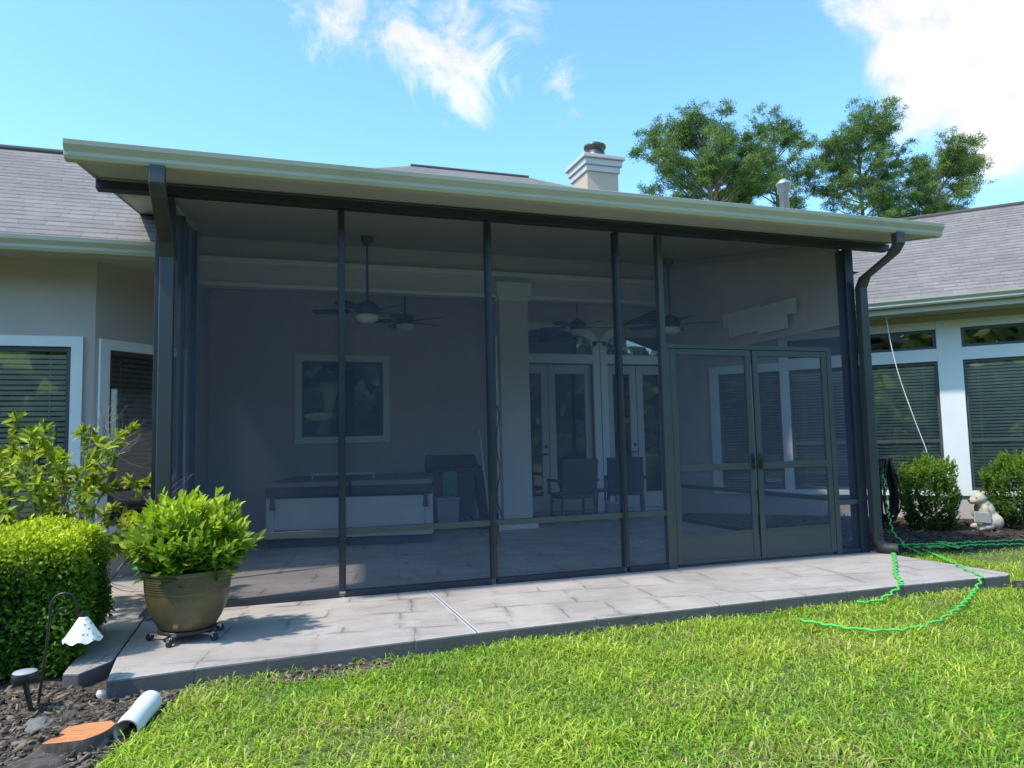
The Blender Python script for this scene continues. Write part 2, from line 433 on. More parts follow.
w = bpy.data.worlds.new('World'); scene.world = w; w.use_nodes = True
nt = w.node_tree; nt.nodes.clear()
wo = nt.nodes.new('ShaderNodeOutputWorld'); bg = nt.nodes.new('ShaderNodeBackground'); L(nt, bg.outputs[0], wo.inputs[0])
sky = nt.nodes.new('ShaderNodeTexSky'); sky.sky_type = 'NISHITA'; sky.sun_disc = False
sky.sun_elevation = math.asin(sund.z); sky.sun_rotation = math.atan2(sund.x, sund.y)
sky.air_density = 1.0; sky.dust_density = .6; sky.ozone_density = 1.5
bg.inputs[1].default_value = .15
gen = coords(nt, 'Generated')
tint = mixc(nt, 1.0, sky.outputs[0], (1.72, 2.46, 2.72), 'MULTIPLY')
nrm = N(nt, 'ShaderNodeVectorMath', operation='NORMALIZE'); L(nt, gen, nrm.inputs[0])
def blob(d, inner, outer):
    dv = N(nt, 'ShaderNodeVectorMath', operation='DISTANCE'); L(nt, nrm.outputs[0], dv.inputs[0])
    dv.inputs[1].default_value = Vector(d).normalized(); return ramp(nt, dv.outputs['Value'], inner, outer, 1, 0)
n1 = noise(nt, gen, 11, 9, .66, .7); n2 = noise(nt, gen, 7, 8, .6, .3); n3 = noise(nt, gen, 2.2, 5)
wisp = 0
for d, i, o, k in (((.09, .845, .527), .0, .12, .9), ((.149, .843, .517), .0, .12, 1.0), ((.2, .849, .49), .0, .12, 1.0), ((.245, .854, .458), .0, .10, .95),
                   ((.348, .822, .452), .0, .07, .7), ((.285, .79, .545), .0, .09, .7), ((.05, .83, .56), 0, .09, .8)):
    b = math_(nt, 'MULTIPLY', blob(d, i, o), k)
    wisp = b if wisp == 0 else math_(nt, 'MAXIMUM', wisp, b)
wm = ramp(nt, math_(nt, 'ADD', wisp, math_(nt, 'MULTIPLY', math_(nt, 'SUBTRACT', n1, .5), 3.6)), .25, 1.3, 0, .97)
wm = math_(nt, 'MULTIPLY', wm, ramp(nt, wisp, .02, .3))
bank = 0
for d, i, o in (((.715, .569, .407), .02, .14), ((.759, .551, .348), .0, .12), ((.66, .59, .48), .0, .11), ((.80, .48, .40), .05, .2), ((.66, .60, .42), 0, .07)):
    b = blob(d, i, o); bank = b if bank == 0 else math_(nt, 'MAXIMUM', bank, b)
bm_ = ramp(nt, math_(nt, 'ADD', bank, math_(nt, 'MULTIPLY', math_(nt, 'SUBTRACT', n2, .5), 2.6)), .12, .8, 0, .98)
bm_ = math_(nt, 'MULTIPLY', bm_, ramp(nt, bank, .01, .25))
cl = math_(nt, 'MAXIMUM', wm, bm_)
cl = math_(nt, 'MAXIMUM', cl, ramp(nt, n3, .66, .85, 0, .12))
ccol = mixc(nt, ramp(nt, n2, .35, .65), (6.0, 6.1, 6.5), (8.6, 8.3, 8.1))
L(nt, mixc(nt, cl, tint, ccol), bg.inputs[0])
scene.view_settings.view_transform = 'Standard'; scene.view_settings.look = 'None'
scene.view_settings.exposure = 0; scene.view_settings.gamma = 1
scene.render.engine = 'CYCLES'
scene.cycles.use_denoising = True
scene.cycles.max_bounces = 8; scene.cycles.transparent_max_bounces = 24; scene.cycles.diffuse_bounces = 6

# ------------------------------------------------------------------ setting
g = MB(); S = 400
g.prism([(-S, -S), (S, -S), (S, S), (-S, S)], -.1, -.1, top_only=True)
tag(g.build('ground', M['ground']), kind='structure')
s = MB()
slab_poly = [(-.10, -1.70), (.40, -1.64), (1.1, -1.59), (2.0, -1.53), (3.2, -1.50), (5.6, -1.475), (6.50, -1.51), (6.70, -1.51), (6.79, -1.46), (6.80, -1.36), (6.75, -.55), (6.74, 5.6), (-.14, 5.6), (-.14, -1.2)]
s.prism(slab_poly, -.16, 0)
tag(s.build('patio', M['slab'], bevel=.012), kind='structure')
s = MB(); s.prism([(-.152, -1.23), (-.152, 2.6), (-1.2, 1.7), (-.42, .1), (-.37, -1.42), (-.28, -1.45)], -.16, -.012)
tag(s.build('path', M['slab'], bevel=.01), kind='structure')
s = MB(); s.prism([(-.10, -1.69), (.30, -1.66), (.26, -1.95), (.15, -2.35), (-.05, -2.9), (-.3, -3.4), (-4, -4.2), (-4, 1.72), (-1.19, 1.70), (-.41, .1), (-.36, -1.40), (-.16, -1.22), (-.11, -1.3)], -.096, -.096, top_only=True)
tag(s.build('planting_bed', M['mulch']), kind='structure')
s = MB(); s.prism([(6.76, .35), (7.4, .16), (8.0, .0), (9.1, .06), (10.0, -.25), (11.4, -1.1), (13.2, .1), (7.75, 5.55), (6.76, 5.55)], -.096, -.096, top_only=True)
tag(s.build('planting_bed', M['mulchr']), kind='structure')

s = MB(); s.prism([(.62, -1.60), (1.0, -1.57), (1.55, -1.55), (1.62, -1.64), (1.35, -1.76), (1.05, -1.86), (.80, -1.80), (.66, -1.70)], -.094, -.094, top_only=True)
tag(s.build('bare_soil', M['soil']), kind='structure')

# ------------------------------------------------------------------ house
house = empty('house', (3.5, 5.6, -.1), 'single storey taupe stucco house with grey shingle roofs wrapping around the screened porch', 'house')
HL = Vector(house.location)
class HB(MB):
    def build(s, name, mat, parent=None, **k):
        if parent is None or parent is house:
            s.v = [tuple(Vector(p)-HL) for p in s.v]; return MB.build(s, name, mat, house, **k)
        s.v = [tuple(Vector(p)-HL) for p in s.v]; return MB.build(s, name, mat, parent, **k)

def wall_holes(fr, u0, u1, z0, z1, holes, mat, name='wall', thick=.16):
    mb = HB()
    us = sorted({u0, u1, *[h[0] for h in holes], *[h[1] for h in holes]}); zs = sorted({z0, z1, *[h[2] for h in holes], *[h[3] for h in holes]})
    for a, b in zip(us, us[1:]):
        for c, d in zip(zs, zs[1:]):
            um, zm = (a+b)/2, (c+d)/2
            if any(h[0] < um < h[1] and h[2] < zm < h[3] for h in holes): continue
            mb.quad(fr(a, 0, c), fr(b, 0, c), fr(b, 0, d), fr(a, 0, d))
            mb.quad(fr(b, -thick, c), fr(a, -thick, c), fr(a, -thick, d), fr(b, -thick, d))
    for h in holes:
        a, b, c, d = h
        mb.quad(fr(a, 0, c), fr(a, -thick, c), fr(b, -thick, c), fr(b, 0, c)); mb.quad(fr(a, 0, d), fr(b, 0, d), fr(b, -thick, d), fr(a, -thick, d))
        mb.quad(fr(a, 0, c), fr(a, 0, d), fr(a, -thick, d), fr(a, -thick, c)); mb.quad(fr(b, 0, c), fr(b, -thick, c), fr(b, -thick, d), fr(b, 0, d))
    return mb.build(name, mat)

def window(fr, u0, u1, z0, z1, tw=.09, trim=None, blind='blind', sash=.045, rail=None, mull=None, tilt=35, pitch=.05, glass='glass', sidetw=None, bl_from=None):
    """opening u0..u1, z0..z1 ; white trim tw around it"""
    t = trim or M['white']; st = tw if sidetw is None else sidetw
    f = HB()
    if st: f.box(u0-st, u0, -.02, .032, z0-tw, z1+tw, fr=fr); f.box(u1, u1+st, -.02, .032, z0-tw, z1+tw, fr=fr)
    if tw: f.box(u0, u1, -.02, .030, z1, z1+tw, fr=fr); f.box(u0, u1, -.02, .045, z0-tw, z0, fr=fr)
    if not st and not tw: f.box(u0, u1, -.02, -.01, z0, z0+.01, fr=fr)
    win = f.build('window', t)
    sb = HB(); k = sash
    sb.box(u0, u0+k, -.05, -.006, z0, z1, fr=fr); sb.box(u1-k, u1, -.05, -.006, z0, z1, fr=fr)
    sb.box(u0+k, u1-k, -.05, -.006, z0, z0+k, fr=fr); sb.box(u0+k, u1-k, -.05, -.006, z1-k, z1, fr=fr)
    if rail: sb.box(u0+k, u1-k, -.048, -.003, rail-.03, rail+.03, fr=fr)
    if mull: sb.box(mull-.025, mull+.025, -.048, -.003, z0+k, z1-k, fr=fr)
    sb.build('sash', M['bronze2'] if t is M['white'] else t, win)
    p = HB(); p.quad(fr(u0+k, -.03, z0+k), fr(u1-k, -.03, z0+k), fr(u1-k, -.03, z1-k), fr(u0+k, -.03, z1-k)); p.build('pane', M[glass], win)
    if blind:
        b = HB(); z = bl_from or z0+k; ca, sa = math.cos(R(tilt))*.024, math.sin(R(tilt))*.024
        while z < z1-k-.02:
            b.quad(fr(u0+.01, -.068+ca, z-sa), fr(u1-.01, -.068+ca, z-sa), fr(u1-.01, -.068-ca, z+sa), fr(u0+.01, -.068-ca, z+sa)); z += pitch
        for uu in np.linspace(u0+.2, u1-.2, max(2, int((u1-u0)/.6))): b.box(uu-.004, uu+.004, -.098, -.095, (bl_from or z0+k), z1-k, fr=fr)
        b.build('blind', M[blind], win)
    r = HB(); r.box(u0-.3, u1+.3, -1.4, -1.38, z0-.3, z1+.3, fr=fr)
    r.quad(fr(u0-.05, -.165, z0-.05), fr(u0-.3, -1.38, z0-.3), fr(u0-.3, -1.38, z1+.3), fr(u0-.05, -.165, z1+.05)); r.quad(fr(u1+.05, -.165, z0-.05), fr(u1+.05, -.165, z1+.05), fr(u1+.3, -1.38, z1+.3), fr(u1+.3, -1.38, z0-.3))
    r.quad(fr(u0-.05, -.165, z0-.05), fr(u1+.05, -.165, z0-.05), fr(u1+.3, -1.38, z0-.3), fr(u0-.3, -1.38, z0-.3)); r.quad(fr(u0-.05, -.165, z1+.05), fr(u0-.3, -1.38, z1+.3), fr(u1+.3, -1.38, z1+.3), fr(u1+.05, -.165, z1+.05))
    r.build('dark_backing', M['dark'], win)  # added near-black box: blocks stray light, stands in for an unlit room
    return win

# left wing
fl = frame((-9, 1.75), (-.89, 1.75)); fb = frame((-.89, 1.75), (-.14, 2.5)); fs_ = frame((-.14, 2.5), (-.14, 5.6))
fk = frame((-.14, 5.6), (7.75, 5.6)); fr_ = frame((7.75, 5.6), (14.0, -.65))
lw = (-2.62+9, -1.085+9, .50, 2.235)
wall_holes(fl, 0, fl.length, -.12, 3.15, [lw, (3.2, 4.8, .5, 2.235)], M['stucco'])
window(fl, *lw, tw=.10, tilt=-48); window(fl, 3.2, 4.8, .5, 2.235, tw=.10, tilt=-48)
bw = (.14, .93, .50, 2.225)
wall_holes(fb, 0, fb.length, -.12, 3.15, [bw], M['stucco'])
window(fb, *bw, tw=.10, tilt=-30, blind='blindd')
wall_holes(fs_, 0, fs_.length, -.12, 4.35, [], M['stucco'])
# back wall with one window and two pairs of french doors under arched transoms
X = lambda x: x+.14
kw = (X(1.20), X(2.46), 1.385, 2.575)
units = [(X(4.50), X(6.17)), (X(6.45), X(7.66))]
holes = [kw]+[(a, b, .02, 2.60) for a, b in units]
arch_z0 = 2.78
wall_holes(fk, 0, fk.length, -.05, 3.75, holes, M['stucco_in'])
window(fk, *kw, tw=.10, mull=(kw[0]+kw[1])/2, blind=None, glass='doorglass')
for a, b in units:
    m_ = (a+b)/2
    d = HB()
    d.box(a-.13, a, -.02, .04, 0, 3.0, fr=fk); d.box(b, b+.13, -.02, .04, 0, 3.0, fr=fk); d.box(a, b, -.02, .036, 2.60, 2.76, fr=fk)
    ent = d.build('door_surround', M['white'])
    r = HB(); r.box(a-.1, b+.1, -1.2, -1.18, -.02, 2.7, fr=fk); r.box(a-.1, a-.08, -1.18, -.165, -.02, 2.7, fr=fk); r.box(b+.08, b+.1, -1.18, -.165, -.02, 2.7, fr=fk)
    r.box(a-.08, b+.08, -1.18, -.165, 2.66, 2.7, fr=fk); r.build('dark_backing', M['dark'], ent)  # added near-black box closes the doorway against light from behind
    # arched transom: white arch band with dark glass under it
    ar = HB(); n = 18; hw = (b-a)/2+.13; rise = .32
    oz = lambda t: 3.0+rise*math.sqrt(max(0, 1-t*t))
    for i in range(n):
        t0, t1 = -1+2*i/n, -1+2*(i+1)/n
        for (n0, n1) in ((0, .04),):
            A = fk(m_+t0*hw, .04, oz(t0)); B = fk(m_+t1*hw, .04, oz(t1)); C = fk(m_+t1*(hw-.1), .04, oz(t1)-.12); D = fk(m_+t0*(hw-.1), .04, oz(t0)-.12)
            ar.quad(D, C, B, A)
            A2 = fk(m_+t0*hw, 0, oz(t0)); B2 = fk(m_+t1*hw, 0, oz(t1)); C2 = fk(m_+t1*(hw-.1), 0, oz(t1)-.12); D2 = fk(m_+t0*(hw-.1), 0, oz(t0)-.12)
            ar.quad(A, B, B2, A2); ar.quad(D, D2, C2, C)
    aw = ar.build('arched_window', M['white'])
    pg = HB(); pts = [(m_-(hw-.13), 2.765)]+[(m_+t*(hw-.13), oz(t)-.13) for t in np.linspace(-1, 1, 13)]+[(m_+hw-.13, 2.765)]
    pg.add([fk(u, .012, z) for u, z in pts], [tuple(range(len(pts)))]); 
    pk = HB(); pk.add([fk(u, .005, z) for u, z in pts], [tuple(range(len(pts)))]); pk.build('dark_backing', M['dark'], aw)  # near-black sheet on the uncut wall, standing in for a dark room
    pg.build('pane', M['doorglass'], aw)
    for (u0, u1, hs) in ((a+.01, m_-.005, 1), (m_+.005, b-.01, -1)):
        d = HB(); st = .13
        d.box(u0, u0+st, -.09, -.045, .03, 2.58, fr=fk); d.box(u1-st, u1, -.09, -.045, .03, 2.58, fr=fk)
        d.box(u0+st, u1-st, -.09, -.045, 2.42, 2.58, fr=fk); d.box(u0+st, u1-st, -.09, -.045, .03, .30, fr=fk)
        dr = d.build('french_door', M['door_paint'], bevel=.006)
        p = HB(); p.quad(fk(u0+st, -.068, .30), fk(u1-st, -.068, .30), fk(u1-st, -.068, 2.42), fk(u0+st, -.068, 2.42)); p.build('pane', M['doorglass'], dr)
        if hs == 1:
            h = HB(); uc = u1-.06
            h.tube([fk(uc, -.045, 1.02), fk(uc, .02, 1.02), fk(uc-.09, .022, 1.02)], .012, 8); h.build('handle', M['black'], dr)
            h = HB(); h.tube([fk(uc, -.045, 1.15), fk(uc, -.025, 1.15)], .028, 14); h.build('deadbolt', M['black'], dr)
# right wing
hA = (2.05, 4.27); hB_ = (4.61, 6.75)
zb, zt, tb, tt = .33, 2.36, 2.56, 2.87
nar = [(.86, 1.36), (1.54, 1.90)]
holes = [(a, b, c, d) for a, b in (hA, hB_) for c, d in ((zb, zt), (tb, tt))]+[(a, b, zb, zt) for a, b in nar]
wall_holes(fr_, 0, fr_.length, -.15, 3.2, holes, M['stucco'])
t = HB()
for a, b in ((1.90, 2.05), (4.27, 4.61), (6.75, 7.0)): t.box(a, b, -.02, .035, zb-.08, 3.0, fr=fr_)
for a, b in (hA, hB_):
    t.box(a, b, -.02, .032, zt, tb, fr=fr_); t.box(a, b, -.02, .032, tt, 3.0, fr=fr_); t.box(a, b, -.02, .05, zb-.08, zb, fr=fr_)
for a, b in ((.70, .86), (1.36, 1.54)): t.box(a, b, -.02, .035, zb-.08, 2.5, fr=fr_)
for a, b in nar: t.box(a, b, -.02, .032, zt, 2.5, fr=fr_); t.box(a, b, -.02, .05, zb-.08, zb, fr=fr_)
t.build('window_surround', M['white'], bevel=.004)
for a, b in (hA, hB_):
    window(fr_, a, b, zb, zt, tw=0, rail=1.11, tilt=-48); window(fr_, a, b, tb, tt, tw=0, blind=None)
for a, b in nar: window(fr_, a, b, zb, zt, tw=0, blind='blindd')

# roofs (uv in metres: u along the eave, v up the slope)
def roof_quad(mb, a, b, c, d):
    a, b, c, d = map(Vector, (a, b, c, d)); e = (b-a).normalized(); nrm = (b-a).cross(d-a).normalized(); v = nrm.cross(e)
    mb.quad(a, b, c, d, [((p-a).dot(e)+a.x, (p-a).dot(v)) for p in (a, b, c, d)])
def roof_tri(mb, a, b, c):
    a, b, c = map(Vector, (a, b, c)); e = (b-a).normalized(); nrm = (b-a).cross(c-a).normalized(); v = nrm.cross(e)
    mb.add([a, b, c], [(0, 1, 2)]); mb.uv[len(mb.f)-1] = [((p-a).dot(e), (p-a).dot(v)) for p in (a, b, c)]
r = HB()
roof_quad(r, (-9.6, 1.2, 3.13), (-.5, 1.2, 3.13), (-.5, 4.08, 5.0), (-9.6, 4.08, 5.0))
roof_quad(r, (-.5, 1.2, 3.13), (-.14, 1.2, 3.13), (-.14, 2.3, 3.844), (-.5, 2.3, 3.844))
roof_quad(r, (-.5, 6.96, 3.13), (-9.6, 6.96, 3.13), (-9.6, 4.08, 5.0), (-.5, 4.08, 5.0))
roof_quad(r, (-.5, 2.3, 3.844), (1.2, 2.9, 4.234), (1.6, 4.08, 5.0), (-.5, 4.08, 5.0))
r.build('roof', M['shingle'])
r = HB(); e0, zr = 3.62, 4.02; yr, zz = 9.0, 7.25
roof_quad(r, (-4.0, e0, zr), (14.5, e0, zr), (6.3, yr, zz), (3.6, yr, zz))
roof_tri(r, (-4.0, 14.4, zr), (-4.0, e0, zr), (3.6, yr, zz)); roof_tri(r, (14.5, e0, zr), (14.5, 14.4, zr), (6.3, yr, zz))
roof_quad(r, (14.5, 14.4, zr), (-4.0, 14.4, zr), (3.6, yr, zz), (6.3, yr, zz))
r.build('roof', M['shingle'])
r = HB(); zr2 = 3.29
rd = 3.36
roof_quad(r, fr_(-1.2, .74, zr2), fr_(8.9, .74, zr2), fr_(8.9, .74-rd-.05, zr2+.62*(rd+.05)), fr_(-1.2, .74-rd-.05, zr2+.62*(rd+.05)))
roof_quad(r, fr_(8.9, -6.1, zr2), fr_(-1.2, -6.1, zr2), fr_(-1.2, .74-rd-.05, zr2+.62*(rd+.05)), fr_(8.9, .74-rd-.05, zr2+.62*(rd+.05)))
r.build('roof', M['shingle'])
rc = HB(); rc.tube([fr_(-1.2, .74-rd-.05, zr2+.62*(rd+.05)+.0), fr_(8.9, .74-rd-.05, zr2+.62*(rd+.05)+.0)], .05, 8); rc.build('ridge_cap', M['shingle'])
rc = HB(); rc.tube([(-9.6, 4.08, 5.0), (-.5, 4.08, 5.0)], .05, 8); rc.build('ridge_cap', M['shingle'])
rc = HB(); rc.tube([(3.6, yr, zz), (6.3, yr, zz)], .05, 8)
rc.build('ridge_cap', M['shingle'])
# eaves: soffit and K-style gutters
def gutter_prof(): return [(0, 0), (.07, 0), (.085, .025), (.085, .05), (.115, .09), (.12, .125), (.105, .125), (.10, .10), (.0, .10)]
def gutter(mb, fr, u0, u1, n0, z0):
    pr = gutter_prof(); k = len(pr)
    p = [fr(u, n0+a, z0+b) for u in (u0, u1) for a, b in pr]
    mb.add(p, [tuple(range(k)), tuple(reversed(range(k, 2*k)))]+[(i, k+i, k+(i+1) % k, (i+1) % k) for i in range(k)])
so_ = HB()
so_.add([(-9.5, 1.26, 3.08), (-.15, 1.26, 3.08), (-.15, 2.5, 3.08), (-.89, 1.75, 3.08), (-9.5, 1.75, 3.08)], [(0, 4, 3, 2, 1)])
so_.box(-9.5, -.15, 1.24, 1.26, 3.0, 3.14)
so_.build('soffit', M['soffit'])
so_ = HB(); so_.box(-1.0, 8.8, 0, .68, 3.09, 3.11, fr=fr_); so_.box(-1.0, 8.8, .68, .70, 3.07, 3.27, fr=fr_); so_.box(-1, 8.8, .036, .07, 3.0, 3.085, fr=fr_)
so_.build('soffit', M['olive'])
gt = HB(); gutter(gt, lambda u, n, z: (u, 1.24-n, z), -9.5, -.15, 0, 3.02); gt.build('gutter', M['cream'])
gt = HB(); gutter(gt, fr_, -1.0, 8.8, .70, 3.16); gt.build('gutter', M['cream'])
# old porch: beam on a square column, flat inner ceiling, frieze above
b = HB(); b.box(-.14, 7.6, 3.86, 4.10, 3.36, 3.68); b.box(-.14, 7.3, 3.92, 4.08, 3.68, 4.25); b.build('porch_beam', M['stucco_light'])
b = HB(); b.box(-.14, 7.6, 3.78, 3.86, 3.655, 3.72); b.box(-.14, 7.6, 3.835, 3.86, 3.345, 3.40); b.build('beam_trim', M['white'], bevel=.01)
b = HB(); b.prism([(-.14, 4.1), (9.2, 4.1), (7.75, 5.6), (-.14, 5.6)], 3.66, 3.7); b.build('porch_ceiling', M['soffit'])
b = HB(); b.box(3.88, 4.32, 3.77, 4.19, .13, 3.36); col_ = b.build('porch_column', M['stucco_light'], bevel=.008)
b = HB(); b.box(3.83, 4.37, 3.72, 4.24, 3.36, 3.56); b.box(3.86, 4.34, 3.75, 4.21, 3.30, 3.36); b.build('capital', M['white'], col_, bevel=.008)
b = HB(); b.box(3.82, 4.38, 3.71, 4.25, 0, .13); b.build('base', M['white'], col_, bevel=.008)
# chimney
c = HB(); c.box(7.34, 8.09, 8.06, 8.9, 5.0, 7.36); ch = c.build('chimney', M['concrete_wall'])
c = HB(); c.box(7.30, 8.13, 8.02, 8.94, 7.16, 7.30); c.box(7.26, 8.17, 7.98, 8.98, 7.30, 7.44); c.box(7.21, 8.22, 7.93, 9.03, 7.44, 7.53); c.build('cornice', M['chim_trim'], ch, bevel=.015)
c = HB(); c.lathe([(.22, 7.53), (.22, 7.72), (.17, 7.73), (.17, 7.80), (.25, 7.81), (.25, 7.87), (.14, 7.93), (.001, 7.94)], (7.68, 8.35, 0), 24); c.build('flue_cap', M['copper'], ch)
c = HB(); c.lathe([(.085, 4.4), (.085, 5.86), (.12, 5.88), (.12, 6.02), (.14, 6.03), (.14, 6.06), (.05, 6.14), (.001, 6.15)], (10.05, 5.05, 0), 16); c.build('vent_pipe', M['galv'])

# ------------------------------------------------------------------ screened porch
porch = empty('screened_porch', (0, 0, 0), 'large dark framed screened porch with a sloping roof, cream gutter and double screen doors', 'screened porch')
def P(mb, name, mat, parent=porch, **k): return mb.build(name, mat, parent, **k)
H = 3.21
b = MB(); b.box(-.55, 7.18, -.05, .05, H+.02, H+.09); P(b, 'beam', M['bronze'], bevel=.004)
for x0, x1 in ((-.13, -.0), (6.56, 6.668)):
    b = MB(); b.box(x0, x1, -.045, .09, .0, H); P(b, 'corner_post', M['bronze'], bevel=.004)
for x in (1.291, 2.581, 3.857):
    b = MB(); b.box(x-.026, x+.026, -.036, .036, .05, H); b.box(x-.012, x+.012, -.044, -.036, .05, H); P(b, 'mullion', M['bronze'], bevel=.003)
b = MB(); b.box(4.296, 4.352, -.036, .036, 0, H); b.box(4.352, 4.392, -.03, .03, 0, 2.10); P(b, 'door_jamb', M['bronze2'], bevel=.003)
b = MB(); b.box(6.255, 6.315, -.036, .036, 0, 2.14); P(b, 'door_jamb', M['bronze2'], bevel=.003)
b = MB(); b.box(4.352, 6.255, -.036, .036, 2.10, 2.14); P(b, 'door_header', M['bronze2'], bevel=.003)
bays = [(0, 1.265), (1.317, 2.555), (2.607, 3.831), (3.883, 4.296), (6.315, 6.56)]
for a, c in bays:
    b = MB(); b.box(a, c, -.034, .034, 0.0, .05); P(b, 'sill', M['bronze'], bevel=.003)
    b = MB(); b.box(a, c, -.026, .026, .50, .55); P(b, 'rail', M['bronze2'], bevel=.003)
for a, c, z0, z1 in [(a, c, .05, H) for a, c in bays[:-1]]+[(6.315, 6.56, .05, 2.14), (4.352, 6.56, 2.14, H)]:
    b = MB(); b.quad((a, 0, z0), (c, 0, z0), (c, 0, z1), (a, 0, z1)); P(b, 'screen', M['screen'])
# double screen door
for x0, x1, hx in ((4.395, 5.312, 5.285), (5.338, 6.252, 5.365)):
    b = MB(); st = .062
    b.box(x0, x0+st, -.03, .0, .03, 2.095); b.box(x1-st, x1, -.03, .0, .03, 2.095)
    b.box(x0+st, x1-st, -.03, .0, 2.035, 2.095); b.box(x0+st, x1-st, -.03, .0, .905, .97); b.box(x0+st, x1-st, -.03, 0, .03, .06)
    d = P(b, 'screen_door', M['bronze2'], bevel=.004)
    b = MB(); b.box(x0+st, x1-st, -.022, -.01, .06, .30); b.box(x0+st, x1-st, -.029, -.003, .30, .315); b.build('kick_plate', M['bronze2'], d)
    b = MB(); b.quad((x0+st, -.014, .315), (x1-st, -.014, .315), (x1-st, -.014, 2.035), (x0+st, -.014, 2.035)); b.build('screen', M['dscreen'], d)
    b = MB(); b.box(hx-.018, hx+.018, -.038, -.03, .90, 1.06); b.tube([(hx, -.038, 1.0), (hx, -.07, 1.0), (hx+(.08 if hx < 5.3 else -.0), -.075, 1.0)], .010, 8)
    b.tube([(hx, -.036, .93), (hx, -.075, .93), (hx, -.085, .97), (hx, -.085, 1.03)], .008, 8); b.build('handle', M['black'], d)
# side walls of screen
def rz(y): return 3.33+.17*y
def side(x, y1, posts):
    fr = lambda u, n, z: (x+n, u, z)
    top = lambda y: 3.31+.17*y-.02
    for y in posts:
        b = MB(); b.box(y-.026, y+.026, -.03, .03, 0, top(y)-.06, fr=fr); P(b, 'mullion', M['bronze'])
    b = MB(); b.add([fr(u, n, top(u)-d) for u in (.09, y1) for n, d in ((-.03, 0), (.03, 0), (.03, .06), (-.03, .06))], [(0, 1, 2, 3), (7, 6, 5, 4), (0, 4, 5, 1), (1, 5, 6, 2), (2, 6, 7, 3), (3, 7, 4, 0)]); P(b, 'beam', M['soffit'])
    ys = [.09]+list(posts)+[y1]
    for a, c in zip(ys, ys[1:]):
        b = MB(); b.box(a+.026, c-.026, -.024, .024, .50, .55, fr=fr); P(b, 'rail', M['bronze2'])
        b = MB(); b.box(a+.026, c-.026, -.03, .03, 0, .05, fr=fr); P(b, 'sill', M['bronze'])
        b = MB(); b.quad(fr(a, 0, .05), fr(c, 0, .05), fr(c, 0, top(c)-.06), fr(a, 0, top(a)-.06)); P(b, 'screen', M['screen'])
side(-.07, 2.4, (1.2, 2.37)); side(6.615, 3.83, (3.8,))
b = MB(); b.add([(x, y, z) for x in (6.60, 6.63) for y, z in ((.10, 2.42), (3.80, 2.42), (3.80, rz(3.8)-.005), (.10, rz(.1)-.005))], [(0, 1, 2, 3), (7, 6, 5, 4), (0, 4, 5, 1), (1, 5, 6, 2), (2, 6, 7, 3), (3, 7, 4, 0)]); P(b, 'side_panel', M['stucco_in'])
# roof: flat panel roof falling to the front
def rz(y): return 3.33+.17*y
b = MB(); x0, x1, y0, y1, th = -.55, 7.18, -.62, 3.86, .11
p = [(x0, y0, rz(y0)), (x1, y0, rz(y0)), (x1, y1, rz(y1)), (x0, y1, rz(y1))]
q = [(x, y, z+th) for x, y, z in p]
b.add(p, [(3, 2, 1, 0)], mi=0); b.add(q, [(0, 1, 2, 3)], mi=1)
for i in range(4):
    j = (i+1) % 4; b.add([p[i], p[j], q[j], q[i]], [(0, 1, 2, 3)], mi=2)
P(b, 'roof', [M['soffit'], M['galv'], M['cream']])
for xx in (x0-.012, x1-.002):
    b = MB(); b.add([(xx+a, y, rz(y)+d) for y in (y0, y1) for a, d in ((0, -.01), (.014, -.01), (.014, th+.01), (0, th+.01))], [(0, 1, 2, 3), (7, 6, 5, 4), (0, 4, 5, 1), (1, 5, 6, 2), (2, 6, 7, 3), (3, 7, 4, 0)]); P(b, 'side_trim', M['cream'])
b = MB(); gutter(b, lambda u, n, z: (u, -.625-n, z), -.61, 7.19, 0, 3.205)
P(b, 'gutter', M['cream'], bevel=.004)
# downspouts
def rect_pipe(mb, pts, wx, wy):
    v = []
    for x, y, z in pts: v += [(x-wx/2, y-wy/2, z), (x+wx/2, y-wy/2, z), (x+wx/2, y+wy/2, z), (x-wx/2, y+wy/2, z)]
    f = [(i*4+k, i*4+(k+1) % 4, i*4+4+(k+1) % 4, i*4+4+k) for i in range(len(pts)-1) for k in range(4)]
    mb.add(v, f+[(3, 2, 1, 0), tuple(len(v)-4+k for k in range(4))])
b = MB(); rect_pipe(b, [(-.035, -.675, 3.215), (-.035, -.675, 3.08), (-.03, -.60, 3.0), (-.035, -.16, 2.80), (-.035, -.095, 2.70), (-.035, -.095, .18), (-.06, -.12, .10), (-.12, -.24, .03)], .105, .08)
P(b, 'downspout', M['dspout'], bevel=.008)
b = MB(); rect_pipe(b, [(6.64, -.675, 3.215), (6.64, -.675, 3.10), (6.64, -.60, 3.02), (6.70, -.16, 2.88), (6.71, -.09, 2.78), (6.71, -.09, .16)], .10, .08)
d = P(b, 'downspout', M['dspout'], bevel=.008)
b = MB(); pts = [(6.71, -.09, .2), (6.71, -.10, .12), (6.725, -.13, .06), (6.77, -.19, .045), (6.83, -.26, .045)]
fine = [Vector(pts[i]).lerp(Vector(pts[i+1]), t) for i in range(4) for t in np.linspace(0, 1, 8, endpoint=False)]
b.tube(fine, [.058+.008*(i % 2) for i in range(len(fine))], 12); b.build('flexible_elbow', M['rubber'], d)

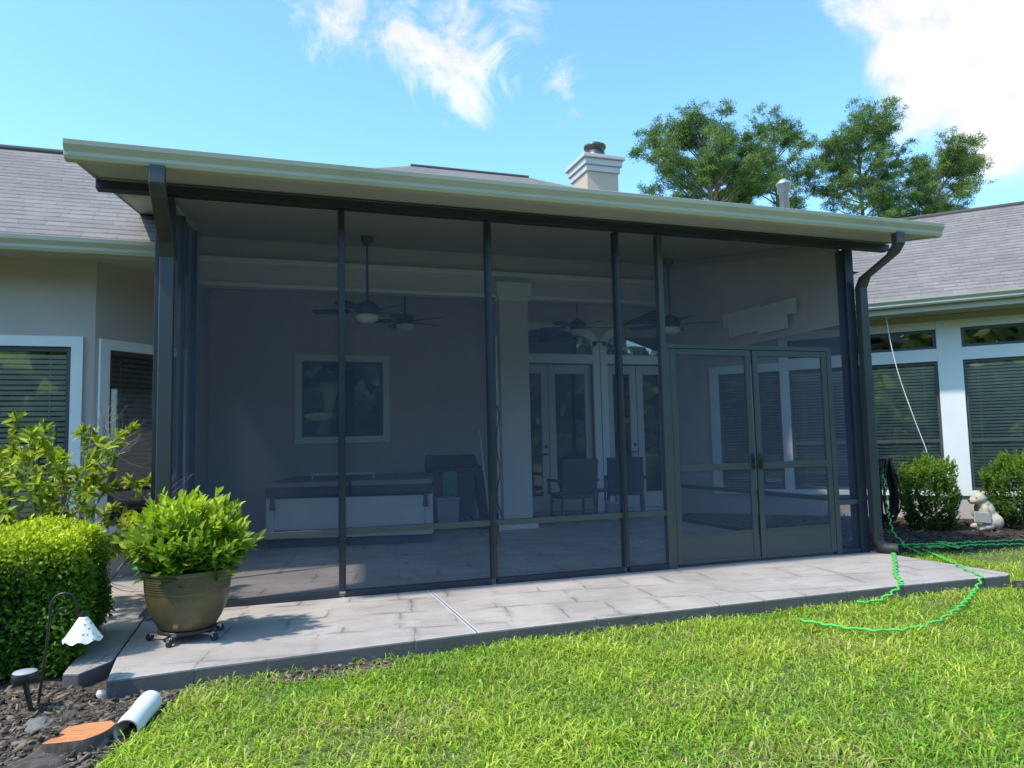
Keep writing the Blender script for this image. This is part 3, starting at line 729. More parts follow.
# ------------------------------------------------------------------ ceiling fans
def make_fan(rod):
    root = empty('ceiling_fan', (0, 0, 0), 'x', 'ceiling fan', 'dark bladed ceiling fans inside the porch')
    b = MB(); b.lathe([(.03, -.07), (.075, -.02), (.08, 0.03)], n=20); b.build('canopy', M['hood'], root)
    b = MB(); b.tube([(0, 0, -.05), (0, 0, -rod)], .014, 8); b.build('rod', M['hood'], root)
    b = MB(); b.lathe([(.02, -rod+.06), (.07, -rod+.03), (.13, -rod-.01), (.145, -rod-.07), (.12, -rod-.12), (.06, -rod-.14)], n=28); b.build('motor', M['hood'], root)
    z = -rod-.085
    for k in range(5):
        a = 2*math.pi*k/5+.3
        b = MB(); c_, s_ = math.cos(a), math.sin(a)
        def f(u, n, zz): return (c_*u-s_*n, s_*u+c_*n, zz)
        b.box(.11, .24, -.02, .02, z-.004, z+.004, fr=f)
        pr = [(.20, -.05), (.30, -.062), (.60, -.072), (.655, -.05), (.665, 0), (.655, .05), (.60, .072), (.30, .062), (.20, .05)]
        b.add([f(u, n, z+.006+n*.2) for u, n in pr]+[f(u, n, z+.014+n*.2) for u, n in pr], [tuple(range(8, -1, -1)), tuple(range(9, 18))]+[(i, (i+1) % 9, 9+(i+1) % 9, 9+i) for i in range(9)])
        b.build('blade', M['hood'], root)
    b = MB(); b.lathe([(.135, -rod-.13), (.14, -rod-.145), (.12, -rod-.185), (.08, -rod-.21), (.001, -rod-.222)], n=28); b.build('light_bowl', M['bowl'], root)
    return root
f1 = make_fan(.80); f1.location = (1.84, 2.6, rz(2.6)-.05)
f1['label'] = 'front ceiling fan on a long rod just right of the first mullion from the left'
f2 = copy_tree(f1); f2.location = (5.99, 2.6, rz(2.6)-.08); f2.rotation_euler.z = .5
f2['label'] = 'ceiling fan hanging above the left screen door under the sloping ceiling'
f3 = make_fan(.46); f3.location = (2.70, 4.85, 3.66); f3.rotation_euler.z = .2
f3['label'] = 'rear ceiling fan on a short rod above the square window'
f4 = copy_tree(f3); f4.location = (5.58, 4.85, 3.66); f4.rotation_euler.z = .9
f4['label'] = 'rear ceiling fan on a short rod in front of the arched transoms'

# ------------------------------------------------------------------ things inside the porch
tub = empty('hot_tub', (1.89, 4.06, 0), 'long pale grey hot tub with a dark folded cover inside the porch', 'hot tub', rz=R(-12.7))
W_, D_ = 1.02, .98
b = MB(); b.box(-W_+.03, W_-.03, -D_+.04, D_-.04, 0, .11); b.build('base', M['spadark'], tub)
b = MB(); b.box(-W_, W_, -D_, D_, .11, .17); b.build('base_trim', M['spa'], tub, bevel=.01)
for i, (x0, x1, y0, y1) in enumerate(((-W_+.1, W_-.1, -D_+.01, -D_+.03), (-W_+.1, W_-.1, D_-.03, D_-.01), (-W_+.01, -W_+.03, -D_+.1, D_-.1), (W_-.03, W_-.01, -D_+.1, D_-.1))):
    b = MB(); b.box(x0, x1, y0, y1, .215, .60); b.build('cabinet_panel', M['spa'], tub, bevel=.008)
b = MB(); b.box(-W_+.04, W_-.04, -D_+.04, D_-.04, .17, .62); b.build('shell', M['spadark'], tub)
for sx in (-1, 1):
    for sy in (-1, 1):
        b = MB(); b.box(sx*(W_-.05)-.05, sx*(W_-.05)+.05, sy*(D_-.05)-.05, sy*(D_-.05)+.05, .19, .61); b.build('corner_post', M['spa'], tub, bevel=.02)
    b = MB(); b.box(sx*.515-.50, sx*.515+.50, -D_-.03, D_+.03, .70, .80)
    b.box(sx*.515-.50, sx*.515+.50, -D_-.04, -D_-.025, .63, .74, mi=1); b.build('cover', [M['spacover'], M['spadark']], tub, bevel=.02)
    b = MB(); b.box(sx*.93-.025, sx*.93+.025, -D_-.05, -D_-.04, .50, .72); b.box(sx*.93-.03, sx*.93+.03, -D_-.055, -D_-.03, .46, .52); b.build('strap', M['spadark'], tub)
b = MB(); b.tube([(-.6, -.25, .86), (.25, -.25, .86)], .022, 10); b.tube([(-.58, -.25, .86), (-.58, -.25, .79)], .015, 8); b.tube([(.23, -.25, .86), (.23, -.25, .79)], .015, 8); b.build('lifter_bar', M['spa'], tub)

cart = empty('grill_cart', (3.42, 4.95, 0), 'tall dark cart standing between the hot tub and the porch column', 'cart')
b = MB(); b.box(-.36, .30, -.26, .26, .12, .86); b.build('cabinet', M['wicker'], cart, bevel=.015)
b = MB(); b.prism([(-.38, .86), (.30, .86), (.36, .90), (.30, 1.06), (-.36, 1.06)], -.28, .28, fr=lambda x, z, y: (x, y, z)); b.build('hood', M['black'], cart, bevel=.02)
b = MB(); b.prism([(.30, .86), (.30, .80), (.50, .1), (.56, .1), (.42, .9)], -.22, .22, fr=lambda x, z, y: (x, y, z)); b.build('side_panel', M['wicker'], cart)
for sx in (-.3, .25):
    for sy in (-.2, .2):
        b = MB(); b.tube([(sx, sy, .12), (sx, sy, 0)], .025, 8); b.build('leg', M['black'], cart)
b = MB(); b.tube([(-.30, -.30, .80), (.20, -.30, .80)], .012, 8); b.build('towel_bar', M['black'], cart)
b = MB(); n = 8
vs = [(-.22+.22*i/n, -.318+.012*math.sin(i*1.9)-.01*(j % 2)*0, .815-.36*j/6-.01*math.sin(i)) for j in range(7) for i in range(n+1)]
b.add([(x+3.42, y+4.95, z) for x, y, z in vs], [(j*(n+1)+i, j*(n+1)+i+1, (j+1)*(n+1)+i+1, (j+1)*(n+1)+i) for j in range(6) for i in range(n)], True)
tag(b.build('towel', M['greencloth']), 'small green towel hanging on the front of the dark cart', 'towel')
def bin_(loc, w_, d_, h_, label, name='storage_bin', cat='storage bin'):
    root = empty(name, loc, label, cat)
    b = MB(); v = [(sx*w_/2*k, sy*d_/2*k, z) for z, k in ((0, .88), (h_, 1)) for sx, sy in ((-1, -1), (1, -1), (1, 1), (-1, 1))]
    b.add(v, [(3, 2, 1, 0), (4, 5, 6, 7)]+[(i, (i+1) % 4, 4+(i+1) % 4, 4+i) for i in range(4)]); b.build('tub', M['grey'], root, bevel=.012)
    b = MB(); b.box(-w_/2-.015, w_/2+.015, -d_/2-.015, d_/2+.015, h_+.002, h_+.035); b.build('lid', M['grey'], root, bevel=.008)
bin_((3.18, 4.36, 0), .34, .32, .42, 'pale grey storage bin standing in front of the dark cart')
bin_((3.56, 4.30, 0), .30, .22, .08, 'low flat pale box on the floor beside the grey storage bin', 'box', 'box')
br = empty('broom', (3.74, 4.02, 0), 'long handled broom leaning beside the porch column', 'broom')
b = MB(); b.tube([(0, 0, .22), (-.11, .05, 1.42)], .013, 8); b.build('handle', M['palewood'], br)
b = MB(); b.box(-.14, .14, -.03, .03, .16, .22); b.box(-.15, .15, -.035, .035, 0, .16, mi=1); b.build('head', [M['black'], M['wicker']], br)
rod = empty('shade_pole', (3.78, 3.64, 0), 'slim white pole with a twisted dark cord standing against the porch column', 'pole')
b = MB(); b.tube([(0, 0, 0), (0, 0, 2.75)], .016, 10); b.build('shaft', M['cable'], rod)
b = MB(); b.tube([(.03*math.sin(z*9)-.02, -.03+.02*math.cos(z*13), z) for z in np.linspace(.2, 1.75, 60)], .008, 6); b.build('cord', M['black'], rod)
def chair(loc, rz_, label):
    root = empty('patio_chair', loc, label, 'patio chair', 'dark patio chairs by the french doors', rz_)
    b = MB(); b.box(-.29, .29, -.28, .28, .34, .42); b.build('seat', M['wicker'], root, bevel=.02)
    b = MB(); b.prism([(.24, .42), (.31, .42), (.40, .95), (.34, .96)], -.29, .29, fr=lambda y, z, x: (x, y, z)); b.build('backrest', M['wicker'], root, bevel=.02)
    for sx in (-1, 1):
        b = MB(); b.box(sx*.31-.03, sx*.31+.03, -.26, .28, .60, .64); b.tube([(sx*.31, -.24, .6), (sx*.31, -.24, .4)], .022, 8); b.build('armrest', M['wicker'], root, bevel=.01)
        for sy in (-.24, .24):
            b = MB(); b.tube([(sx*.27, sy, .34), (sx*.28, sy*1.05, 0)], [.025, .018], 8); b.build('leg', M['wicker'], root)
    return root
chair((5.28, 4.55, 0), R(178), 'dark patio chair before the left pair of french doors')
chair((6.30, 4.75, 0), R(155), 'dark patio chair before the right pair of french doors')
tb_ = empty('side_table', (5.86, 4.55, 0), 'small dark side table between the two dark patio chairs', 'side table')
b = MB(); b.lathe([(.22, .42), (.235, .43), (.235, .45), (.22, .455)], n=24); b.build('tabletop', M['black'], tb_)
for k in range(3):
    a = k*2.094; b = MB(); b.tube([(.16*math.cos(a), .16*math.sin(a), .42), (.2*math.cos(a), .2*math.sin(a), 0)], .012, 8); b.build('leg', M['black'], tb_)
bk = empty('bucket', (5.80, 4.22, 0), 'small pale bucket on the floor before the dark side table', 'bucket')
b = MB(); b.lathe([(.085, 0), (.11, .25), (.118, .25), (.118, .27), (.1, .27), (.08, .02)], n=20); b.build('pail', M['grey'], bk)
b = MB(); b.tube([(.115*math.cos(a), 0, .25+.13*math.sin(a)) for a in np.linspace(0, math.pi, 12)], .004, 6); b.build('handle', M['black'], bk)
# pale overlapping boards hung high on the wing wall
art = empty('wall_art', (6.595, 1.5, 2.6), 'cluster of pale overlapping boards hung high on the right side panel of the porch', 'wall art')
AO = Vector(art.location)
for ya, yb, za, zb_, k in ((2.20, 1.40, 2.70, 2.88, 0), (2.05, 1.15, 2.56, 2.72, 1), (1.45, .72, 2.66, 2.84, 2), (1.40, .86, 2.50, 2.68, 3)):
    b = MB(); n0 = -.012-.020*k
    pl_ = [(ya, za), (yb, za), (yb, zb_), (ya, zb_)]
    pts = [Vector((6.595+n, y, z))-AO for n in (n0, n0-.016) for y, z in pl_]
    b.add(pts, [(3, 2, 1, 0), (4, 5, 6, 7)]+[(i, (i+1) % 4, 4+(i+1) % 4, 4+i) for i in range(4)]); b.build('board', M['palewood'], art)

# ------------------------------------------------------------------ potted shrub on its caddy
cd = empty('plant_caddy', (.22, -.90, 0), 'black wheeled plant caddy under the large brown pot', 'plant caddy')
b = MB(); b.lathe([(.165, .050), (.18, .054), (.18, .071), (.165, .075)], n=28); b.build('ring', M['black'], cd)
for k in range(5):
    a = 2*math.pi*k/5+.55; c_, s_ = math.cos(a), math.sin(a)
    b = MB(); b.box(.10, .225, -.018, .018, .040, .050, fr=lambda u, n, z: (c_*u-s_*n, s_*u+c_*n, z)); b.tube([(.21*c_, .21*s_, .05), (.222*c_, .222*s_, .026)], .012, 8)
    ca = b.build('caster', M['chrome'], cd)
    b = MB(); ax = Vector((-s_, c_, 0)); b.tube([Vector((.225*c_, .225*s_, .024))-ax*.010, Vector((.225*c_, .225*s_, .024))+ax*.011], .024, 14); b.build('wheel', M['rubber'], ca)
pt = empty('flower_pot', (.22, -.90, .076), 'large olive brown glazed pot with ribbed shoulder at the porch corner', 'plant pot')
prof = [(.158, 0), (.172, .005), (.206, .06), (.232, .12), (.249, .18), (.256, .225)]
z = .24
while z < .335: prof += [(.256+.06*(z-.24), z), (.261+.06*(z-.24), z+.006), (.256+.06*(z-.24), z+.012)]; z += .0145
prof += [(.262, .345), (.272, .352), (.276, .362), (.272, .372), (.255, .374), (.24, .36), (.23, .30)]
b = MB(); b.lathe(prof, n=56); b.build('pot_body', M['pot'], pt)
b = MB(); b.lathe([(.23, .318), (.001, .33)], n=32, cap=False); b.build('potting_soil', M['mulch'], pt)

def whorl_plant(name, loc, label, cat, tips, leaf_len, colA, colB, per=9, stems=True, root_z=.0, width=.38, group=None, up=.5):
    """bush of leafy shoots: tips (n,3) local, each with a rosette and leaves below it"""
    root = empty(name, loc, label, cat, group)
    tips = np.asarray(tips); n = len(tips)
    axis = unit(tips-np.array([0, 0, root_z-.25])+rng.normal(size=(n, 3))*.12)
    Pn, Dn, Nn, Ls, Ws, Cs = [], [], [], [], [], []
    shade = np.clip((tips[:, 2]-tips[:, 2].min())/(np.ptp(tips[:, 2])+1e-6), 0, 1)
    for k in range(per):
        back = (k/per)*leaf_len*2.2
        p = tips-axis*back[None] if hasattr(back, 'shape') else tips-axis*back
        side_ = unit(np.cross(axis, rdir(n)))
        open_ = .25+1.0*(k/per)
        d = unit(axis*(1.0-.55*open_*.8)+side_*open_+np.array([0, 0, .1]))
        Pn.append(p); Dn.append(d); Nn.append(axis+np.array([0, 0, up])+rng.normal(size=(n, 3))*.25)
        l = leaf_len*(.6+.5*rng.random(n))*(.7+.5*k/per); Ls.append(l); Ws.append(l*width*(.85+.3*rng.random(n)))
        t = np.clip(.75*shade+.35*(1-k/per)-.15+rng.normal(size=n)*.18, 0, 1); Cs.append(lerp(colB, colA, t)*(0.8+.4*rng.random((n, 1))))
    leaf_obj('foliage', np.concatenate(Pn), np.concatenate(Dn), np.concatenate(Nn), np.concatenate(Ls), np.concatenate(Ws), np.concatenate(Cs), M['leaf'], root)
    if stems:
        b = MB()
        for i in range(0, n, max(1, n//60)):
            t = Vector(tips[i]); s0 = Vector((t.x*.12, t.y*.12, root_z))
            mid = s0.lerp(t, .55)+Vector((t.x*.06, t.y*.06, -.03))
            b.tube([s0, mid, t], [.007, .005, .002], 5, cap=False)
        b.build('stem', M['twig'], root)
    return root
def dome_tips(n, rx, ry, rz_, z0, fill=.5, seed=0):
    d = rdir(n*3); d = d[d[:, 2] > -.35][:n]
    r = (fill+(1-fill)*rng.random(len(d))**.5)[:, None]
    lump = 1+.13*np.sin(d[:, :1]*7+seed)*np.cos(d[:, 1:2]*6+seed*2)+.10*np.sin(d[:, 2:]*9+seed)
    p = d*r*lump*np.array([rx, ry, rz_]); p[:, 2] += z0
    return p
tips = dome_tips(260, .385, .37, .31, .20, .45, 1.0); tips = tips[tips[:, 2] > .02]
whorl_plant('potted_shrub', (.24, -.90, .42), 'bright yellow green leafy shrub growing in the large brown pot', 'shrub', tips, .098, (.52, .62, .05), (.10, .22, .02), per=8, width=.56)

# ------------------------------------------------------------------ hedge and left shrub
hd = empty('boxwood_hedge', (-.85, -.95, -.1), 'clipped square boxwood hedge with bright top beside the patio corner', 'hedge')
hx0, hx1, hy0, hy1, hz1 = -.95, .50, -.34, .62, .82
def hedge_pts(n, inset=0.0):
    u = rng.random((n, 3)); f = rng.random(n)
    p = np.empty((n, 3)); nn = np.zeros((n, 3))
    X0, X1, Y0, Y1, Z1 = hx0, hx1, hy0, hy1, hz1
    p[:, 0] = X0+u[:, 0]*(X1-X0); p[:, 1] = Y0+u[:, 1]*(Y1-Y0); p[:, 2] = .04+u[:, 2]*(Z1-.04)
    a = f < .34; b_ = (f >= .34) & (f < .68); c_ = (f >= .68) & (f < .92); d_ = f >= .92
    p[a, 2] = Z1; nn[a, 2] = 1; p[b_, 1] = Y0; nn[b_, 1] = -1; p[c_, 0] = X1; nn[c_, 0] = 1; p[d_, 1] = Y1; nn[d_, 1] = 1
    # rounded and lumpy
    tz = np.clip(p[:, 2]/Z1, 0, 1)
    lum = .035*np.sin(p[:, 0]*11+p[:, 2]*7)+.03*np.sin(p[:, 1]*13+p[:, 0]*5+1)+.025*np.sin(p[:, 2]*15+p[:, 1]*9)
    p += nn*lum[:, None]
    cx, cy = (X0+X1)/2, (Y0+Y1)/2
    k = 1-.10*(1-tz)**2-.03*(tz > .93)
    p[:, 0] = np.where(p[:, 0] > cx, cx+(p[:, 0]-cx)*k, p[:, 0]); p[:, 1] = cy+(p[:, 1]-cy)*k
    p -= nn*(rng.random((n, 1))**2*.10+inset)
    return p, nn
n = 34000
p, nn = hedge_pts(n)
p += rng.normal(size=p.shape)*.012
spr = rng.random(n) < .05; p[spr] += nn[spr]*rng.random((spr.sum(), 1))*.05
D = unit(nn*.7+rng.normal(size=p.shape)*.65+np.array([0, 0, .35]))
topness = np.clip((p[:, 2]-.58)/.25, 0, 1)  # sunlit top and shaded sides put into the leaf colour
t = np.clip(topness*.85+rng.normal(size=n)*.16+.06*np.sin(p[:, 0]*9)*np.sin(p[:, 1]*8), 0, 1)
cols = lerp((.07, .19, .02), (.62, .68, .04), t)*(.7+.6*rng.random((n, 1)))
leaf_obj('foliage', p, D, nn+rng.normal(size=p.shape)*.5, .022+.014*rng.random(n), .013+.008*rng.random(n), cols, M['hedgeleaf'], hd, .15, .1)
b = MB(); b.box(hx0+.11, hx1-.14, hy0+.12, hy1-.12, 0, hz1-.12); b.build('dark_core', M['dark'], hd, bevel=.08)  # near-black box under the leaves stands in for the hedge's inner shade

sh = empty('loose_shrub', (-.85, .45, -.1), 'tall loose shrub with pale yellow green leaves and bare grey twigs behind the hedge', 'shrub')
b = MB(); LP, LD = [], []
def branch(p, d, ln, r, depth, leafy=True):
    d = Vector(d).normalized(); pts = [Vector(p)]
    for i in range(4):
        d = (d+Vector(rng.normal(size=3)*.13)+Vector((0, 0, .06))).normalized(); pts.append(pts[-1]+d*ln/4)
    b.tube(pts, [r, r*.85, r*.7, r*.55, r*.4], 5, cap=False)
    if leafy:
        for i in range(int(8 if depth else 16)):
            q = pts[2].lerp(pts[4], rng.random()); LP.append(q); LD.append((d*.5+Vector(rng.normal(size=3)*.7)))
        for i in range(9): LP.append(pts[4]); LD.append(d*.8+Vector(rng.normal(size=3)*.6))
    if depth:
        for k in range(4):
            q = pts[2].lerp(pts[4], .3+.7*rng.random()); branch(q, d+Vector(rng.normal(size=3)*.65), ln*.62, r*.5, depth-1, leafy)
for dx, dz, ln in ((-.55, .8, .8), (-.25, 1, .9), (.05, 1, .85), (.42, .72, .95), (.7, .62, .85), (-.8, .6, .7), (.25, .9, .75)):
    branch((rng.normal()*.05, rng.normal()*.05, 0), (dx, rng.normal()*.25-.1, dz), ln, .016, 2)
n = len(LP); LP = np.array([tuple(x) for x in LP]); LD = np.array([tuple(x) for x in LD])
keep = (LP[:, 2] > .45) & (LP[:, 0] < .74); LP = LP[keep]; LD = LD[keep]; n = len(LP)
t = np.clip(.55+rng.normal(size=n)*.3, 0, 1)
leaf_obj('foliage', LP, LD, np.tile([0, -.3, 1.], (n, 1))+rng.normal(size=(n, 3))*.5, .065+.04*rng.random(n), .028+.014*rng.random(n), lerp((.12, .21, .02), (.52, .56, .06), t)*(.8+.4*rng.random((n, 1))), M['leaf'], sh, .2, .25)
b.build('stem', M['twig'], sh)
b = MB()
for p0, d0 in (((.12, .1, .75), (.15, 0, 1)), ((.15, .05, .75), (.42, -.05, .9))):
    branch(p0, d0, .62, .010, 2, False)
b.build('bare_twig', M['twig'], sh)
for x, y, z, lb in ((-1.02, .5, 1.36, 'dark green garden stake in the shrub, middle one of three'), (-.905, .5, 1.44, 'dark green garden stake in the shrub, right one and tallest of three'), (-1.2, .5, 1.27, 'dark green garden stake in the shrub, left one and shortest of three')):
    b = MB(); b.tube([(x-.03, y, -.12), (x, y, z-.04), (x, y, z)], [.017, .017, .006], 8)
    tag(b.build('garden_stake', M['stake']), lb, 'garden stake', 'green stakes behind the hedge')

# ------------------------------------------------------------------ garden lamps, stump, stones, pipe
hk = empty('hook_lamp', (-.42, -1.70, -.1), 'black shepherd hook lamp with white dotted bell shade before the hedge', 'garden lamp')
b = MB()
pts = [(0, 0, -.06), (.02, 0, .15), (.042, 0, .36), (.05, 0, .48)]+[(.112-.062*math.cos(a), 0, .50+.075*math.sin(a)) for a in np.linspace(0, math.pi, 12)]+[(.178, 0, .47), (.195, 0, .455), (.208, 0, .47)]
b.tube(pts, .007, 8); b.tube([(.105+.028*math.cos(a)*(1-a/9), 0, .475+.03*math.sin(a)*(1-a/9)) for a in np.linspace(0, 7, 24)], .004, 6)
b.build('hook', M['black'], hk)
b = MB(); n = 40
prof = [(.018, .455), (.03, .44), (.055, .40), (.082, .355), (.094, .335)]
vs = []
for i, (r, z) in enumerate(prof):
    for k in range(n):
        a = 2*math.pi*k/n; sc = 1+(.03*math.cos(a*8) if i > 2 else 0); vs.append((.205+r*sc*math.cos(a), r*sc*math.sin(a), z+(.008*math.cos(a*8) if i == 4 else 0)-.01))
b.add(vs, [(i*n+k, i*n+(k+1) % n, (i+1)*n+(k+1) % n, (i+1)*n+k) for i in range(4) for k in range(n)], True)
b.build('lamp_shade', M['dots'], hk)
b = MB(); b.tube([(.205, 0, .47), (.205, 0, .44)], .014, 10); b.build('shade_cap', M['black'], hk)
pl = empty('path_light', (-.455, -1.78, -.1), 'low garden light with a flat pale round top at the hedge foot', 'garden lamp')
b = MB(); b.lathe([(.058, .165), (.06, .168), (.06, .205), (.058, .208)], n=28); b.build('lamp_head', M['black'], pl)
b = MB(); b.lathe([(.055, .209), (.05, .214), (.001, .215)], n=28, cap=False); b.build('solar_cap', M['grey'], pl)
b = MB(); b.tube([(0, 0, .165), (.035, 0, .0), (.04, 0, -.06)], [.014, .012, .004], 8); b.build('stem', M['black'], pl)

def blob_stone(name, loc, size, mat, label, cat, seed, flat=1.0, group=None):
    bm = bmesh.new(); bmesh.ops.create_icosphere(bm, subdivisions=3, radius=1)
    rs = random.Random(seed); ph = [rs.uniform(0, 6) for _ in range(6)]
    for v in bm.verts:
        c_ = v.co; k = 1+.16*math.sin(c_.x*3+ph[0])+.14*math.sin(c_.y*4+ph[1])+.10*math.sin(c_.z*5+ph[2])+.05*math.sin(c_.x*9+c_.y*8+ph[3])
        v.co = Vector((c_.x*size[0]*k, c_.y*size[1]*k, min(c_.z, flat)*size[2]*k))
    me = bpy.data.meshes.new(name); bm.to_mesh(me); bm.free()
    for p in me.polygons: p.use_smooth = True
    me.materials.append(mat); o = bpy.data.objects.new(name, me); COL.objects.link(o); o.location = loc
    return tag(o, label, cat, group)
stp = empty('tree_stump', (-.085, -2.42, -.085), 'freshly cut tree stump with bright orange wood showing beside the lawn', 'tree stump')
out_ = [(-.105, -.02), (-.085, .02), (-.055, .03), (-.045, .055), (-.07, .075), (-.055, .135), (.02, .15), (.09, .145), (.115, .10), (.10, .04), (.075, .0), (.03, -.035), (-.06, -.03)]
out_ = [(x_*1.18, y_*1.18) for x_, y_ in out_]
b = MB(); b.prism(out_, .045, .049, mi=0, top_only=True)
o2 = [(x*1.0, y*1.0) for x, y in out_]; k = len(o2)
b2 = MB(); v = [(x, y, .0485) for x, y in o2]+[(x*1.04, y*1.04-.01, .02) for x, y in o2]+[(x*1.15, y*1.12-.012, -.06) for x, y in o2]
b2.add(v, [(i+k*r_, i+k*(r_+1), (i+1) % k+k*(r_+1), (i+1) % k+k*r_) for i in range(k) for r_ in (0, 1)], True)
b.build('cut_face', M['stumptop'], stp); b2.build('bark', M['stumpbark'], stp)
blob_stone('root_flare', (-.21, -2.52, -.12), (.17, .15, .075), M['stumpbark'], 'weathered dark grey root mass beside the orange cut stump', 'tree root', 3, .6)
blob_stone('stone', (-.15, -2.70, -.1), (.06, .05, .045), M['stone'], 'dark rounded stone below the grey root mass', 'stone', 5)
blob_stone('stone', (-.33, -2.02, -.1), (.075, .06, .04), M['stone'], 'flat dark stone left of the cut stump', 'stone', 8)
blob_stone('stone', (-.20, -1.93, -.1), (.06, .045, .035), M['stumpbark'], 'brown stone behind the cut stump', 'stone', 9)
blob_stone('stone', (-.12, -1.66, -.085), (.032, .025, .03), M['whitestone'], 'small white stone on the dark soil by the patio corner', 'stone', 11)
b = MB(); ax = [Vector((.155, -2.00, -.045)), Vector((.105, -2.37, -.055))]
for r_, fl_ in ((.055, 1), (.050, -1)):
    pts = [ax[0].lerp(ax[1], t) for t in np.linspace(0, 1, 6)]
    b.tube(pts, [r_*(1+.04*math.sin(i*2)) for i in range(6)], 24, cap=False)
b.lathe([(.05, 0), (.001, .001)], (0, 0, 0), 24, cap=False)
d_ = (ax[1]-ax[0]).normalized(); rm = d_.to_track_quat('Z', 'Y').to_matrix()
b.v[-48:] = [tuple(rm @ Vector(v_)+ax[0]+d_*.02) for v_ in b.v[-48:]]
tag(b.build('drain_pipe', M['pvc']), 'short white pipe lying on soil between the patio corner and lawn', 'pipe')
def chips(name, poly, n, mat, zbase, size, cmul=1.0):
    xs = [p_[0] for p_ in poly]; ys = [p_[1] for p_ in poly]
    q = np.stack([rng.uniform(min(xs), max(xs), n*3), rng.uniform(min(ys), max(ys), n*3)], 1)
    ins = np.zeros(len(q), bool); j = len(poly)-1
    for i in range(len(poly)):
        xi, yi = poly[i]; xj, yj = poly[j]
        c_ = ((yi > q[:, 1]) != (yj > q[:, 1])) & (q[:, 0] < (xj-xi)*(q[:, 1]-yi)/(yj-yi+1e-12)+xi); ins ^= c_; j = i
    q = q[ins][:n]; n = len(q)
    c_ = np.concatenate([q, zbase+rng.random((n, 1))*.012], 1)
    D = unit(rng.normal(size=(n, 3))*np.array([1, 1, .25])); S_ = unit(np.cross(D, np.array([0, 0, 1.])+rng.normal(size=(n, 3))*.3)); U = np.cross(S_, D)
    l = size*(.35+rng.random((n, 1))**2*1.8); w_ = l*(.14+.28*rng.random((n, 1))); h = w_*.4
    V = np.stack([c_+D*l*a+S_*w_*bb+U*h*cc for a in (-.5, .5) for bb in (-.5, .5) for cc in (-.5, .5)], 1).reshape(-1, 3)
    o = (np.arange(n)*8)[:, None, None]
    F = (o+np.array([[0, 1, 3, 2], [4, 6, 7, 5], [0, 4, 5, 1], [2, 3, 7, 6], [0, 2, 6, 4], [1, 5, 7, 3]])[None]).reshape(-1, 4)
    k_ = rng.random(n)**1.5; tag(np_mesh(name, V, [F], mat, None, np.repeat(lerp((.045, .032, .024), (.33, .25, .175), k_)*cmul*(.8+.4*rng.random((n, 1))), 8, 0)), kind='stuff')
chips('mulch', [(-.10, -1.73), (.26, -1.70), (.22, -1.95), (.1, -2.4), (-.08, -2.9), (-1.2, -2.9), (-1.2, -1.3), (-.32, -1.35)], 6500, M['chip'], -.097, .036)
chips('mulch', [(6.9, .35), (8.0, .05), (9.1, .1), (11.3, -.9), (12.5, .6), (9, 4), (7, 4)], 2600, M['chip'], -.094, .06, .6)
chips('dry_leaf', [(6.9, .3), (7.9, .1), (8.3, .9), (7.3, 1.2)], 60, M['chip'], -.085, .08, np.array([1.6, .9, .6]))
chips('mulch', [(.66, -1.62), (1.5, -1.58), (1.58, -1.64), (1.3, -1.74), (1.0, -1.82), (.75, -1.76)], 260, M['chip'], -.092, .025, 1.3)

# ------------------------------------------------------------------ right side: shrubs, statue, hoses, cable
def bush(loc, rx, rz_, label, seed):
    d = rdir(700); d = d[d[:, 2] > -.85]; k_ = (.62+.38*rng.random((len(d), 1))**.5)*(1+.12*np.sin(d[:, :1]*7+seed)*np.cos(d[:, 1:2]*6)+.08*np.sin(d[:, 2:]*9+seed)); tp = d*k_*np.array([rx, rx*.9, rz_*.52]); tp[:, 2] += rz_*.50; tp = tp[tp[:, 2] > .03]
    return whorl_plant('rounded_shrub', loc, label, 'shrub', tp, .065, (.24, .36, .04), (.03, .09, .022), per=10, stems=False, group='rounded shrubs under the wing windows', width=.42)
bush((9.40, 1.66, -.1), .43, 1.04, 'rounded dark green shrub between the hose stand and the statue', 2.0)
bush((10.50, 1.22, -.1), .46, 1.08, 'rounded dark green shrub right of the animal statue', 4.0)
def meta(name, spheres, vox, mat, parent, smooth=4):
    bm = bmesh.new()
    for c_, r_ in spheres:
        r3 = r_ if hasattr(r_, '__len__') else (r_, r_, r_)
        mtx = Matrix.Translation(c_) @ Matrix.Diagonal((*r3, 1)); bmesh.ops.create_icosphere(bm, subdivisions=3, radius=1, matrix=mtx)
    me = bpy.data.meshes.new(name); bm.to_mesh(me); bm.free(); o = bpy.data.objects.new(name, me); COL.objects.link(o)
    m = o.modifiers.new('r', 'REMESH'); m.mode = 'VOXEL'; m.voxel_size = vox
    m = o.modifiers.new('s', 'SMOOTH'); m.iterations = smooth; m.factor = .5
    dg = bpy.context.evaluated_depsgraph_get(); me2 = bpy.data.meshes.new_from_object(o.evaluated_get(dg)); o.modifiers.clear(); o.data = me2
    me2.materials.clear(); me2.materials.append(mat)
    for p_ in me2.polygons: p_.use_smooth = True
    o.parent = parent; return o
